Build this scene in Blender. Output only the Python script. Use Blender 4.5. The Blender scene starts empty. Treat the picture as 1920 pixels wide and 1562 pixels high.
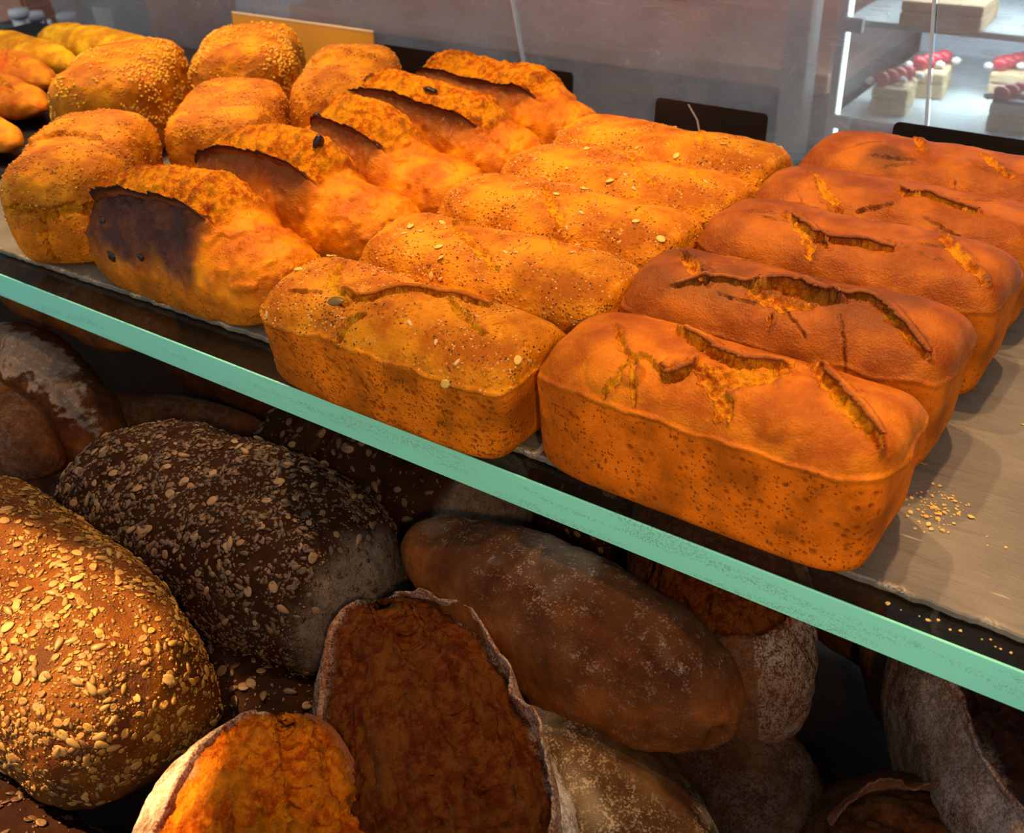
import bpy, math, random
import numpy as np
from mathutils import Matrix, Vector, Euler, kdtree

random.seed(7)
scene = bpy.context.scene
COL = scene.collection
PI = math.pi

# ---------------------------------------------------------------- helpers
def lin(r, g, b):
    f = lambda c: (c/255/12.92) if c/255 <= .04045 else ((c/255+.055)/1.055)**2.4
    return (f(r), f(g), f(b))

def ss(a, b, x):
    t = np.clip((x-a)/(b-a), 0, 1)
    return t*t*(3-2*t)

_perm = {}
def _tab(seed):
    if seed not in _perm:
        r = np.random.RandomState(seed)
        p = r.permutation(512)
        g = r.normal(size=(512, 3)); g /= np.linalg.norm(g, axis=1)[:, None]
        _perm[seed] = (p, g)
    return _perm[seed]

def perlin(P, seed=0):
    p, G = _tab(seed)
    I = np.floor(P).astype(np.int64); F = P-I
    U = F*F*F*(F*(F*6-15)+10)
    out = 0
    for dx in (0, 1):
        wx = U[:, 0] if dx else 1-U[:, 0]
        for dy in (0, 1):
            wy = U[:, 1] if dy else 1-U[:, 1]
            for dz in (0, 1):
                wz = U[:, 2] if dz else 1-U[:, 2]
                h = p[(p[(p[(I[:, 0]+dx) & 511]+I[:, 1]+dy) & 511]+I[:, 2]+dz) & 511]
                g = G[h]
                d = g[:, 0]*(F[:, 0]-dx)+g[:, 1]*(F[:, 1]-dy)+g[:, 2]*(F[:, 2]-dz)
                out = out+wx*wy*wz*d
    return out*1.5

def fbm(P, scale, octv=3, seed=0, gain=.5):
    a, s, out = 1., scale, 0
    for k in range(octv):
        out = out+a*perlin(P*s+13.7*k, seed+k)
        a *= gain; s *= 2.03
    return out

def resample(pts, n, closed=False):
    pts = np.asarray(pts, float)
    if closed: pts = np.vstack([pts, pts[:1]])
    d = np.concatenate([[0], np.cumsum(np.linalg.norm(np.diff(pts, axis=0), axis=1))])
    t = np.linspace(0, d[-1], n, endpoint=not closed)
    return np.stack([np.interp(t, d, pts[:, k]) for k in range(pts.shape[1])], 1)

def catmull(pts, sub, closed=True):
    pts = np.asarray(pts, float); n = len(pts); out = []
    for i in range(n if closed else n-1):
        if closed:
            p0, p1, p2, p3 = pts[(i-1) % n], pts[i], pts[(i+1) % n], pts[(i+2) % n]
        else:
            p0, p1, p2, p3 = pts[max(i-1, 0)], pts[i], pts[i+1], pts[min(i+2, n-1)]
        for k in range(sub):
            t = k/sub
            out.append(.5*((2*p1)+(-p0+p2)*t+(2*p0-5*p1+4*p2-p3)*t*t+(-p0+3*p1-3*p2+p3)*t**3))
    if not closed: out.append(pts[-1])
    return np.array(out)

def end_profile(a, n, nu, hgt, q=None):
    """arc-length sampled half outline of a body along x: returns x, r"""
    q = q or n
    t = np.linspace(0, PI, 1600)
    c, s = np.cos(t), np.sin(t)
    x = -np.sign(c)*np.abs(c)**(2/n); r = np.abs(s)**(2/q)
    P = resample(np.stack([x*a, r*hgt], 1), nu+2)
    return P[1:-1, 0], P[1:-1, 1]/hgt

class Body:
    """a closed surface swept along x, with per-vertex values"""
    def __init__(s, G):
        nu, nv = G.shape[:2]
        s.nu, s.nv = nu, nv
        V = G.reshape(-1, 3)
        p0, p1 = G[0].mean(0), G[-1].mean(0)
        s.V = np.vstack([V, p0[None], p1[None]])
        i = np.arange(nu-1)[:, None]*nv; j = np.arange(nv)[None]; j2 = (j+1) % nv
        s.Q = np.stack([i+j, i+j2, i+nv+j2, i+nv+j], -1).reshape(-1, 4)
        j = np.arange(nv); j2 = (j+1) % nv; a = nu*nv
        s.T = np.vstack([np.stack([np.full(nv, a), j2, j], 1), np.stack([np.full(nv, a+1), (nu-1)*nv+j, (nu-1)*nv+j2], 1)])
        s.A = {}
        s.normals()
        if ((s.V-s.V.mean(0))*s.N).sum(1).mean() < 0:
            s.Q = s.Q[:, ::-1]; s.T = s.T[:, ::-1]; s.normals()
    def normals(s):
        V = s.V; n = len(V); N = np.zeros((n, 3))
        fq = np.cross(V[s.Q[:, 2]]-V[s.Q[:, 0]], V[s.Q[:, 3]]-V[s.Q[:, 1]])
        ft = np.cross(V[s.T[:, 1]]-V[s.T[:, 0]], V[s.T[:, 2]]-V[s.T[:, 0]])
        for k in range(3):
            a = np.zeros(n)
            for c in range(4): a += np.bincount(s.Q[:, c], fq[:, k], n)
            for c in range(3): a += np.bincount(s.T[:, c], ft[:, k], n)
            N[:, k] = a
        s.N = N/np.maximum(np.linalg.norm(N, axis=1), 1e-12)[:, None]
    def push(s, d, N=None):
        s.V = s.V+(s.N if N is None else N)*np.asarray(d)[:, None]; s.normals()
    def grid(s, f):
        """spread a per-(i,j) array over all vertices"""
        f = np.asarray(f).reshape(-1)
        nv = s.nv
        return np.concatenate([f, [f[:nv].mean()], [f[-nv:].mean()]])

def mesh_obj(name, V, polys, mat, parent=None, N=None, A=None, smooth=True):
    me = bpy.data.meshes.new(name)
    V = np.asarray(V, np.float32)
    me.vertices.add(len(V)); me.vertices.foreach_set('co', V.ravel())
    loops = np.concatenate([np.asarray(p, np.int32).ravel() for p in polys if len(p)])
    tot = np.concatenate([np.full(len(p), np.asarray(p).shape[1], np.int32) for p in polys if len(p)])
    st = np.concatenate([[0], np.cumsum(tot)[:-1]]).astype(np.int32)
    me.loops.add(len(loops)); me.loops.foreach_set('vertex_index', loops)
    me.polygons.add(len(tot)); me.polygons.foreach_set('loop_start', st)
    me.polygons.foreach_set('use_smooth', np.full(len(tot), smooth))
    me.update(calc_edges=True)
    for k, v in (A or {}).items():
        at = me.attributes.new(k, 'FLOAT', 'POINT'); at.data.foreach_set('value', np.asarray(v, np.float32))
    if N is not None:
        me.normals_split_custom_set_from_vertices([tuple(x) for x in N])
    me.materials.append(mat)
    o = bpy.data.objects.new(name, me); COL.objects.link(o)
    if parent: o.parent = parent
    return o

def split_body(b, labels, names, mats, root):
    """one mesh per labelled region of a body; labels per vertex (float -> rounded on faces)"""
    fq = np.round(np.median(labels[b.Q], axis=1)).astype(int); ft = np.round(np.median(labels[b.T], axis=1)).astype(int)
    res = []; jobs = []
    for k, nm in enumerate(names):
        if 'crumb' not in nm and 'slash' not in nm: continue
        fi = np.where(fq == k)[0]
        if not len(fi): continue
        lab = np.arange(len(b.V)); q = b.Q[fi]
        for _ in range(3000):
            m = lab[q].min(1); l2 = lab.copy()
            for c in range(4): np.minimum.at(l2, q[:, c], m)
            l2 = l2[l2]
            if (l2 == lab).all(): break
            lab = l2
        fl = lab[q[:, 0]]; ids, cnt = np.unique(fl, return_counts=True)
        for i, c in zip(ids, cnt):
            if c < 40: fq[fi[fl == i]] = 1 if k == 2 else 0
            else: jobs.append((nm, b.Q[fi[fl == i]], b.T[:0], k))
    for k, nm in enumerate(names):
        if not ('crumb' in nm or 'slash' in nm): jobs.append((nm, b.Q[fq == k], b.T[ft == k], k))
    for nm, q, t, k in jobs:
        if len(q)+len(t) < 8: continue
        use = np.unique(np.concatenate([q.ravel(), t.ravel()]))
        mp = np.full(len(b.V), -1); mp[use] = np.arange(len(use))
        res.append(mesh_obj(nm, b.V[use], [mp[q], mp[t]], mats[k], root, b.N[use], {a: v[use] for a, v in b.A.items()}))
    return res

def tag(o, label=None, cat=None, group=None, kind=None):
    if label: o['label'] = label
    if cat: o['category'] = cat
    if group: o['group'] = group
    if kind: o['kind'] = kind
    return o

def thing(name, label, cat, loc=(0, 0, 0), rot=(0, 0, 0), group=None):
    o = bpy.data.objects.new(name, None); COL.objects.link(o)
    o.empty_display_size = .03
    o.location = loc; o.rotation_euler = rot
    return tag(o, label, cat, group)

def box(name, lo, hi, mat, parent=None, bev=0., seg=2, M=None):
    import bmesh
    bm = bmesh.new(); bmesh.ops.create_cube(bm, size=1)
    lo, hi = Vector(lo), Vector(hi)
    for v in bm.verts: v.co = Vector([lo[k]+(v.co[k]+.5)*(hi[k]-lo[k]) for k in range(3)])
    if bev: bmesh.ops.bevel(bm, geom=bm.edges[:], offset=bev, segments=seg, affect='EDGES', profile=.5)
    if M is not None: bm.transform(M)
    me = bpy.data.meshes.new(name); bm.to_mesh(me); bm.free()
    me.materials.append(mat)
    o = bpy.data.objects.new(name, me); COL.objects.link(o)
    if parent: o.parent = parent
    return o

def lathe(name, prof, mat, parent=None, n=40, loc=(0, 0, 0)):
    prof = np.array(prof, float); th = np.linspace(0, 2*PI, n, endpoint=False)
    V = np.stack([prof[:, None, 0]*np.cos(th), prof[:, None, 0]*np.sin(th), np.repeat(prof[:, None, 1], n, 1)], -1).reshape(-1, 3)+np.array(loc)
    m = len(prof); i = np.arange(m-1)[:, None]*n; j = np.arange(n)[None]; j2 = (j+1) % n
    Q = np.stack([i+j, i+j2, i+n+j2, i+n+j], -1).reshape(-1, 4)
    return mesh_obj(name, V, [Q], mat, parent)

# ---------------------------------------------------------------- materials
class NT:
    def __init__(s, name):
        s.m = bpy.data.materials.new(name); s.m.use_nodes = True
        s.t = s.m.node_tree; s.t.nodes.clear()
        s.out = s.t.nodes.new('ShaderNodeOutputMaterial')
    def n(s, typ, **kw):
        nd = s.t.nodes.new(typ)
        for k, v in kw.items(): setattr(nd, k, v)
        return nd
    def link(s, a, b): s.t.links.new(a, b)
    def val(s, sock, v):
        if isinstance(v, bpy.types.NodeSocket): s.link(v, sock)
        elif isinstance(v, (tuple, list)): sock.default_value = (*v, 1) if len(v) == 3 and sock.type == 'RGBA' else v
        else: sock.default_value = v
    def attr(s, name): return s.n('ShaderNodeAttribute', attribute_name=name).outputs['Fac']
    def math(s, op, a, b=0., clamp=False):
        nd = s.n('ShaderNodeMath', operation=op, use_clamp=clamp); s.val(nd.inputs[0], a); s.val(nd.inputs[1], b); return nd.outputs[0]
    def mix(s, f, a, b, mode='MIX'):
        nd = s.n('ShaderNodeMix', data_type='RGBA', blend_type=mode); s.val(nd.inputs['Factor'], f)
        s.val(nd.inputs[6], a); s.val(nd.inputs[7], b); return nd.outputs[2]
    def mixf(s, f, a, b):
        nd = s.n('ShaderNodeMix', data_type='FLOAT'); s.val(nd.inputs['Factor'], f); s.val(nd.inputs[2], a); s.val(nd.inputs[3], b); return nd.outputs[0]
    def ramp(s, x, a, b, lo=0., hi=1.):
        nd = s.n('ShaderNodeMapRange', interpolation_type='SMOOTHSTEP'); s.val(nd.inputs[0], x)
        for k, v in zip((1, 2, 3, 4), (a, b, lo, hi)): nd.inputs[k].default_value = v
        return nd.outputs[0]
    def coords(s, scale=(1, 1, 1), rnd=True):
        tc = s.n('ShaderNodeTexCoord'); mp = s.n('ShaderNodeMapping'); mp.inputs['Scale'].default_value = scale
        s.link(tc.outputs['Object'], mp.inputs['Vector'])
        return mp.outputs[0]
    def noise(s, vec, scale, detail=3, rough=.55, dist=0.):
        nd = s.n('ShaderNodeTexNoise'); s.link(vec, nd.inputs['Vector'])
        nd.inputs['Scale'].default_value = scale; nd.inputs['Detail'].default_value = detail; nd.inputs['Roughness'].default_value = rough
        nd.inputs['Distortion'].default_value = dist
        return nd.outputs['Fac']
    def vor(s, vec, scale, feature='F1', out='Distance', rnd=1.):
        nd = s.n('ShaderNodeTexVoronoi', feature=feature); s.link(vec, nd.inputs['Vector']); nd.inputs['Scale'].default_value = scale
        nd.inputs['Randomness'].default_value = rnd
        return nd.outputs[out]
    def bump(s, h, dist, strength=1., prev=None):
        nd = s.n('ShaderNodeBump'); s.val(nd.inputs['Height'], h); nd.inputs['Distance'].default_value = dist; nd.inputs['Strength'].default_value = strength
        if prev is not None: s.link(prev, nd.inputs['Normal'])
        return nd.outputs[0]
    def bsdf(s, **kw):
        nd = s.n('ShaderNodeBsdfPrincipled')
        for k, v in kw.items(): s.val(nd.inputs[k.replace('_', ' ')], v)
        s.link(nd.outputs[0], s.out.inputs['Surface']); s.b = nd
        return nd

def plain(name, col, rough=.6, metal=0., spec=.5):
    t = NT(name); t.bsdf(Base_Color=col, Roughness=rough, Metallic=metal)
    t.b.inputs['Specular IOR Level'].default_value = spec
    return t.m

def crust(name, side, top, crumb, burn=(.03, .012, .008), flour=(.62, .55, .46), rs=.62, rt=.42, pores=0., specks=0., blister=0., wrinkle=1., pale=None, spec=.5, fl=(.42, .6)):
    """bread surface driven by the values stored on the mesh: top, crack, burn, flour, pore"""
    t = NT(name); v = t.coords()
    a_top, a_crk, a_brn, a_flr, a_por = (t.attr(k) for k in ('top', 'crack', 'burn', 'flour', 'pore'))
    n1 = t.noise(v, 28, 4); n2 = t.noise(v, 130, 4, .65); n3 = t.noise(v, 620, 3, .6)
    dk = tuple(c*.62 for c in side); pl = pale or tuple(min(1, c*1.35) for c in side)
    cs = t.mix(t.ramp(n1, .35, .68), dk, pl)
    cs = t.mix(t.ramp(n2, .5, .75, 0, .5), cs, tuple(c*.6 for c in side))
    dkt = tuple(c*f for c, f in zip(top, (.6, .5, .55))); plt = tuple(min(1, c*f) for c, f in zip(top, (1.25, 1.5, 1.5)))
    ct = t.mix(t.ramp(n1, .33, .7), dkt, plt)
    ct = t.mix(t.ramp(n2, .52, .78, 0, .45), ct, plt)
    c = t.mix(a_top, cs, ct)
    c = t.mix(t.ramp(n3, .52, .74, 0, .38), c, t.mix(a_top, dk, dkt))
    if specks:
        vd = t.vor(v, 330); vr = t.vor(v, 330, out='Color'); sep = t.n('ShaderNodeSeparateColor'); t.link(vr, sep.inputs[0])
        dens = t.ramp(t.noise(v, 45, 2), .4, .62)
        m = t.math('MULTIPLY', t.math('MULTIPLY', t.ramp(vd, .26, .36, 1, 0), t.ramp(sep.outputs[0], 1-specks-.01, 1-specks+.01)), t.math('MULTIPLY', a_top, dens))
        c = t.mix(m, c, t.mix(t.ramp(sep.outputs[1], .45, .55), (.06, .018, .012), (.75, .42, .13)))
    if pores:
        vv = t.n('ShaderNodeVectorMath', operation='ADD'); t.link(v, vv.inputs[0]); nn = t.n('ShaderNodeTexNoise'); nn.inputs['Scale'].default_value = 300
        t.link(v, nn.inputs['Vector']); sc = t.n('ShaderNodeVectorMath', operation='SCALE'); t.link(nn.outputs['Color'], sc.inputs[0]); sc.inputs['Scale'].default_value = .0025; t.link(sc.outputs[0], vv.inputs[1])
        pd = t.vor(vv.outputs[0], 370); pr = t.vor(vv.outputs[0], 370, out='Color'); sp = t.n('ShaderNodeSeparateColor'); t.link(pr, sp.inputs[0])
        rad = t.math('MULTIPLY', t.ramp(sp.outputs[0], .2, 1., .0, .40), t.ramp(t.noise(v, 22, 2), .36, .62, .35, 1.))
        edge = t.math('SUBTRACT', rad, pd)
        pm = t.math('MULTIPLY', t.ramp(edge, -.03, .09), t.math('SUBTRACT', 1., a_top, True))
        c = t.mix(t.math('MULTIPLY', pm, pores), c, tuple(x*.3 for x in side))  # pores browner than the crust, darkened further for shade in the holes
    c = t.mix(t.math('MULTIPLY', a_por, .75), c, tuple(x*.28 for x in side))  # dug pits get the same painted shade
    cc = t.mix(t.ramp(n2, .41, .60), tuple(x*f for x, f in zip(crumb, (.55, .28, .3))), crumb)
    cc = t.mix(t.ramp(n3, .5, .72, 0, .4), cc, tuple(min(1, x*1.25) for x in crumb))
    cc = t.mix(t.ramp(n1, .46, .66, 0, .7), cc, (min(1, crumb[0]*1.05), min(1, crumb[1]*1.28), min(1, crumb[2]*1.6)))
    c = t.mix(a_crk, c, cc)
    bm = t.math('MULTIPLY', a_brn, t.ramp(t.math('ADD', n1, t.math('MULTIPLY', n2, .4)), .3, .75, .55, 1.), True)
    c = t.mix(bm, c, burn)
    fm = t.math('MULTIPLY', t.ramp(t.math('ADD', t.math('MULTIPLY', n3, .55), t.math('MULTIPLY', n2, .45)), *fl), a_flr, True)
    fm2 = t.math('ADD', fm, t.math('MULTIPLY', t.ramp(a_flr, .55, 1.), .45), True)
    c = t.mix(fm2, c, flour)
    rough = t.mixf(a_top, rs, rt); rough = t.mixf(t.math('MAXIMUM', a_crk, fm2), rough, .85)
    hgt = t.math('ADD', t.math('MULTIPLY', n2, .4*wrinkle), t.math('MULTIPLY', n3, .5))
    nrm = t.bump(hgt, .0019)
    if blister:
        bl = t.ramp(t.vor(v, 260), .0, .5, 1, 0)
        nrm = t.bump(t.math('MULTIPLY', bl, t.ramp(t.noise(v, 60, 2), .4, .65)), .0012*blister, 1., nrm)
    if pores: nrm = t.bump(t.math('MULTIPLY', pm, -1.), .0011, 1., nrm)
    nrm = t.bump(t.math('MULTIPLY', t.noise(v, 340, 4, .7), a_crk), .0045, 1., nrm)
    t.bsdf(Base_Color=c, Roughness=rough, Normal=nrm)
    t.b.inputs['Specular IOR Level'].default_value = spec
    t.b.inputs['Specular Tint'].default_value = (1, .66, .34, 1)
    return t.m

def seedmat(name, stops, rough=.55):
    t = NT(name); r = t.n('ShaderNodeValToRGB'); t.link(t.attr('tone'), r.inputs[0])
    e = r.color_ramp.elements; r.color_ramp.interpolation = 'LINEAR'
    e[0].position, e[0].color = stops[0][0], (*stops[0][1], 1); e[1].position, e[1].color = stops[-1][0], (*stops[-1][1], 1)
    for p, c in stops[1:-1]:
        k = e.new(p); k.color = (*c, 1)
    v = t.coords(); n = t.noise(v, 700, 3)
    c = t.mix(t.ramp(n, .4, .7, 0, .4), r.outputs[0], (.25, .11, .03))
    t.bsdf(Base_Color=c, Roughness=rough, Normal=t.bump(n, .0006))
    return t.m

M = {}
M['brown'] = crust('brown_tin_crust', (.66, .145, .003), (.52, .13, .003), (.88, .33, .006), burn=(.10, .028, .008), pores=.75, rs=.8, rt=.40, spec=.28, wrinkle=.7)
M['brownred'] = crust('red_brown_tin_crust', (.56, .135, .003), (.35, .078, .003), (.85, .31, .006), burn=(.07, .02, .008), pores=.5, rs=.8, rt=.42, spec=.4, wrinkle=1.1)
M['seeded'] = crust('seeded_tin_crust', (.58, .15, .004), (.60, .185, .004), (.9, .40, .01), burn=(.26, .06, .006), pores=.85, specks=.66, blister=1.1, rs=.8, rt=.5, spec=.22)
M['torn'] = crust('torn_loaf_crust', (.52, .15, .004), (.78, .215, .001), (.95, .33, .003), burn=(.045, .014, .014), rs=.75, rt=.28, spec=.32, blister=.5, wrinkle=.3, pale=(.6, .18, .006), pores=.5)
M['grain'] = crust('grain_loaf_crust', (.68, .20, .004), (.62, .205, .004), (.88, .42, .012), burn=(.2, .055, .012), specks=.12, blister=1.5, rs=.7, rt=.55, spec=.35)
M['ciab'] = crust('pale_roll_crust', (.88, .46, .015), (.88, .45, .012), (.88, .42, .05), burn=(.6, .12, .008), specks=.05, rt=.6, wrinkle=.4, spec=.3)
M['ciabred'] = crust('red_roll_crust', (.82, .24, .004), (.86, .28, .004), (.92, .5, .04), burn=(.6, .08, .006), rt=.45, wrinkle=.6)
M['dark'] = crust('dark_seeded_crust', (.024, .009, .004), (.026, .009, .004), (.05, .025, .015), burn=(.015, .007, .005), flour=(.17, .135, .105), rs=.85, rt=.85, spec=.12, fl=(.3, .6))  # dark crust, deepened further to stand in for dim lower-shelf light
M['litseed'] = crust('lit_seeded_crust', (.12, .042, .005), (.13, .036, .004), (.12, .06, .02), flour=(.14, .10, .06), rs=.6, rt=.6, spec=.3)  # lit copy of the dark seeded crust, lamp light put into its colour
M['rustic'] = crust('rustic_crust', (.11, .036, .010), (.08, .024, .006), (.17, .048, .007), burn=(.05, .014, .006), flour=(.72, .65, .56), rs=.8, rt=.8, spec=.15)
M['rusticlit'] = crust('rustic_lit_crust', (.16, .08, .028), (.15, .07, .02), (.80, .24, .006), burn=(.16, .035, .004), flour=(.55, .46, .33), rs=.75, rt=.7, spec=.2)  # brighter copy of the rustic crust, with lamp light put into the crumb
M['oval'] = crust('oval_brown_crust', (.145, .042, .007), (.060, .019, .006), (.2, .08, .02), flour=(.33, .26, .21), rs=.75, rt=.8, spec=.15, fl=(.52, .66))  # crust darkened to stand in for dim light on the lower shelf
M['floury'] = crust('floury_crust', (.075, .03, .01), (.08, .036, .013), (.2, .08, .02), flour=(.46, .36, .22), rs=.85, rt=.85, spec=.12, fl=(.5, .62))
M['greyflour'] = crust('grey_floury_crust', (.16, .08, .04), (.12, .05, .025), (.06, .02, .01), burn=(.03, .012, .01), flour=(.34, .25, .195), rs=.85, rt=.85, spec=.15)
M['shade'] = crust('shaded_brown_crust', (.085, .026, .007), (.065, .02, .005), (.12, .042, .01), flour=(.3, .24, .19), rs=.75, rt=.75, spec=.15)  # shaded copy of the brown crust, lower-shelf dimness put into the colour
M['flap'] = crust('burnt_edge_crust', (.22, .06, .015), (.2, .05, .012), (.5, .2, .03), burn=(.022, .009, .008), flour=(.66, .6, .52), rs=.55, rt=.55, spec=.3)
M['mixseed'] = seedmat('mixed_seeds', [(0, (.02, .012, .01)), (.16, (.035, .018, .012)), (.2, (.13, .06, .008)), (.6, (.23, .115, .013)), (1, (.44, .25, .04))])  # brighter copy of the dark seeds, lamp light put into the colours
M['darkmix'] = seedmat('dark_mixed_seeds', [(0, (.010, .006, .004)), (.34, (.022, .012, .007)), (.40, (.055, .028, .012)), (.75, (.10, .055, .025)), (1, (.24, .15, .07))])
M['millet'] = seedmat('millet_grains', [(0, (.62, .26, .008)), (.4, (.82, .44, .015)), (1, (.9, .56, .03))], .5)
M['grainbump'] = seedmat('crust_blister_bumps', [(0, (.42, .12, .004)), (.5, (.62, .23, .008)), (1, (.8, .42, .04))])
M['sesame'] = seedmat('sesame_and_flax', [(0, (.05, .015, .012)), (.4, (.12, .035, .02)), (.45, (.7, .36, .1)), (1, (.85, .55, .2))])
M['pumpkin'] = plain('pumpkin_seed_green', (.16, .09, .015), .4)
M['oatlight'] = plain('oat_flake_light', (.74, .46, .08), .6)
M['oat'] = plain('oat_flake_cream', (.38, .23, .06), .6)
M['sunny'] = plain('sunflower_seed_tan', (.30, .17, .04), .5)
M['darkoat'] = plain('oat_flake_brown', (.21, .12, .05), .6)
M['crumbs'] = plain('bread_crumbs', (.85, .55, .16), .8)
M['raisin'] = plain('burnt_raisin', (.015, .009, .008), .35)

def slate_mat():
    t = NT('slate'); v = t.coords((1, 1, 1)); vs = t.coords((9, 60, 30))
    n = t.noise(v, 9, 5, .6); f = t.noise(vs, 1.6, 5, .65); g = t.noise(v, 420, 3)
    c = t.mix(t.ramp(n, .35, .7), (.145, .132, .108), (.215, .196, .16))
    c = t.mix(t.ramp(f, .52, .7, 0, .5), c, (.11, .10, .083))
    vsc = t.coords((14, 130, 30)); sc = t.ramp(t.noise(vsc, 1.0, 2, .4), .735, .76)
    c = t.mix(t.math('MULTIPLY', sc, .75), c, (.6, .5, .36))
    ed = t.attr('chip'); c = t.mix(t.math('MULTIPLY', ed, t.ramp(g, .4, .55)), c, (.62, .5, .34))
    h = t.math('ADD', f, t.math('MULTIPLY', g, .3))
    t.bsdf(Base_Color=c, Roughness=.55, Normal=t.bump(h, .0012))
    return t.m
M['slate'] = slate_mat()

def glass_mat(name, tint, haze, hazecol=(.75, .78, .8), scratch=0., gloss=.06, rough=.02):
    t = NT(name); v = t.coords()
    tr = t.n('ShaderNodeBsdfTransparent'); tr.inputs[0].default_value = (*tint, 1)
    gl = t.n('ShaderNodeBsdfGlossy'); gl.inputs['Roughness'].default_value = rough
    lw = t.n('ShaderNodeLayerWeight'); lw.inputs[0].default_value = .5
    fr = t.math('ADD', t.math('MULTIPLY', t.math('POWER', lw.outputs['Facing'], 4.), .5), .045, True)
    m1 = t.n('ShaderNodeMixShader'); t.link(fr, m1.inputs[0]); t.link(tr.outputs[0], m1.inputs[1]); t.link(gl.outputs[0], m1.inputs[2])
    df = t.n('ShaderNodeBsdfDiffuse'); df.inputs[0].default_value = (*hazecol, 1)
    tl = t.n('ShaderNodeBsdfTranslucent'); tl.inputs[0].default_value = (*hazecol, 1)
    dd = t.n('ShaderNodeMixShader'); dd.inputs[0].default_value = .4; t.link(df.outputs[0], dd.inputs[1]); t.link(tl.outputs[0], dd.inputs[2])
    hz = t.ramp(t.noise(v, 7, 4, .6), .3, .75, haze*.7, haze*1.4)
    if scratch:
        for k, (rot, sx, th) in enumerate(((.35, 3, .006), (-.6, 4, .005), (1.2, 5, .005), (.05, 3.5, .004))):
            tc = t.n('ShaderNodeTexCoord'); mp = t.n('ShaderNodeMapping'); mp.inputs['Rotation'].default_value = (0, rot, 0); mp.inputs['Scale'].default_value = (sx, 1, 46)
            mp.inputs['Location'].default_value = (k*3.1, 0, k*1.7)
            t.link(tc.outputs['Object'], mp.inputs[0])
            d = t.vor(mp.outputs[0], 1.3, 'DISTANCE_TO_EDGE'); ln = t.ramp(d, 0, th*2.2, 1, 0)
            msk = t.ramp(t.noise(v, 13+5*k, 2), .56, .63)
            hz = t.math('ADD', hz, t.math('MULTIPLY', t.math('MULTIPLY', ln, msk), scratch), True)
    m2 = t.n('ShaderNodeMixShader'); t.val(m2.inputs[0], hz); t.link(m1.outputs[0], m2.inputs[1]); t.link(dd.outputs[0], m2.inputs[2])
    t.link(m2.outputs[0], t.out.inputs['Surface'])
    return t.m
M['shelfglass'] = glass_mat('shelf_glass', (.93, .97, .95), .01)
M['guard'] = glass_mat('guard_glass', (.92, .93, .93), .27, hazecol=(.84, .84, .86), scratch=.16)
M['caseglass'] = glass_mat('case_glass', (.97, .99, .99), .02)

def edge_mat():
    t = NT('polished_glass_edge'); v = t.coords((1, 1, 1)); n = t.noise(v, 3, 2); d = t.noise(v, 900, 2)
    c = t.mix(t.ramp(n, .3, .7), (.30, .97, .66), (.30, .97, .77))  # bright green stands in for light gathered inside the glass
    dirt = t.math('MULTIPLY', t.ramp(d, .56, .64), t.ramp(t.noise(t.coords((6, 1, 60)), 1.6, 2), .5, .62))
    c = t.mix(t.math('MULTIPLY', dirt, .5), c, (.5, .7, .62))
    t.bsdf(Base_Color=c, Roughness=.35, Normal=t.bump(dirt, .0004))
    return t.m
M['edge'] = edge_mat()

def mottled(name, a, b, scale=5, rough=.8, stretch=(1, 1, 1)):
    t = NT(name); v = t.coords(stretch); n = t.noise(v, scale, 4, .6)
    t.bsdf(Base_Color=t.mix(t.ramp(n, .35, .68), a, b), Roughness=rough)
    return t.m
M['board'] = mottled('dark_shelf_board', (.022, .012, .007), (.04, .022, .012), 12, .45, (2, 20, 2))
M['wallb'] = mottled('back_wall_paint', (.26, .10, .065), (.46, .21, .14), 2.2)
M['floor'] = mottled('dark_floor_tile', (.05, .052, .06), (.08, .082, .09), 4, .5)
M['counter'] = mottled('counter_wood', (.48, .21, .13), (.60, .30, .19), 6, .5, (1, 1, 12))
M['counterdark'] = mottled('counter_plinth', (.035, .038, .05), (.06, .062, .075), 5, .6)
M['black'] = plain('black_sign_board', (.006, .005, .005), .35)
M['trayblack'] = plain('black_tray', (.012, .011, .011), .4)
M['yellow'] = plain('ochre_card', (.75, .36, .03), .45)
M['cream'] = plain('card_edge', (.9, .72, .45), .6)
M['steel'] = plain('brushed_steel', (.6, .6, .6), .25, 1.)
M['whiteplastic'] = plain('white_plastic', (.8, .82, .84), .4)
M['alu'] = plain('case_aluminium', (.55, .5, .48), .4, .4)
M['caseback'] = plain('case_back_panel', (.72, .83, .95), .6)
M['casewhite'] = plain('case_white_deck', (.52, .58, .6), .4)
M['sponge'] = mottled('pale_sponge_cake', (.48, .34, .19), (.58, .44, .27), 40)
M['creamcake'] = plain('whipped_cream', (.6, .58, .55), .5)
M['straw'] = plain('strawberry_red', (.40, .02, .03), .3)
M['berry'] = plain('blueberry_dark', (.03, .03, .07), .4)
M['choc'] = plain('chocolate_brown', (.07, .03, .02), .4)

def emitter(name, col, s):
    t = NT(name); e = t.n('ShaderNodeEmission'); e.inputs[0].default_value = (*col, 1); e.inputs[1].default_value = s
    t.link(e.outputs[0], t.out.inputs['Surface']); return t.m
M['led'] = emitter('led_strip', (.8, .97, 1.), 6.)

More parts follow.
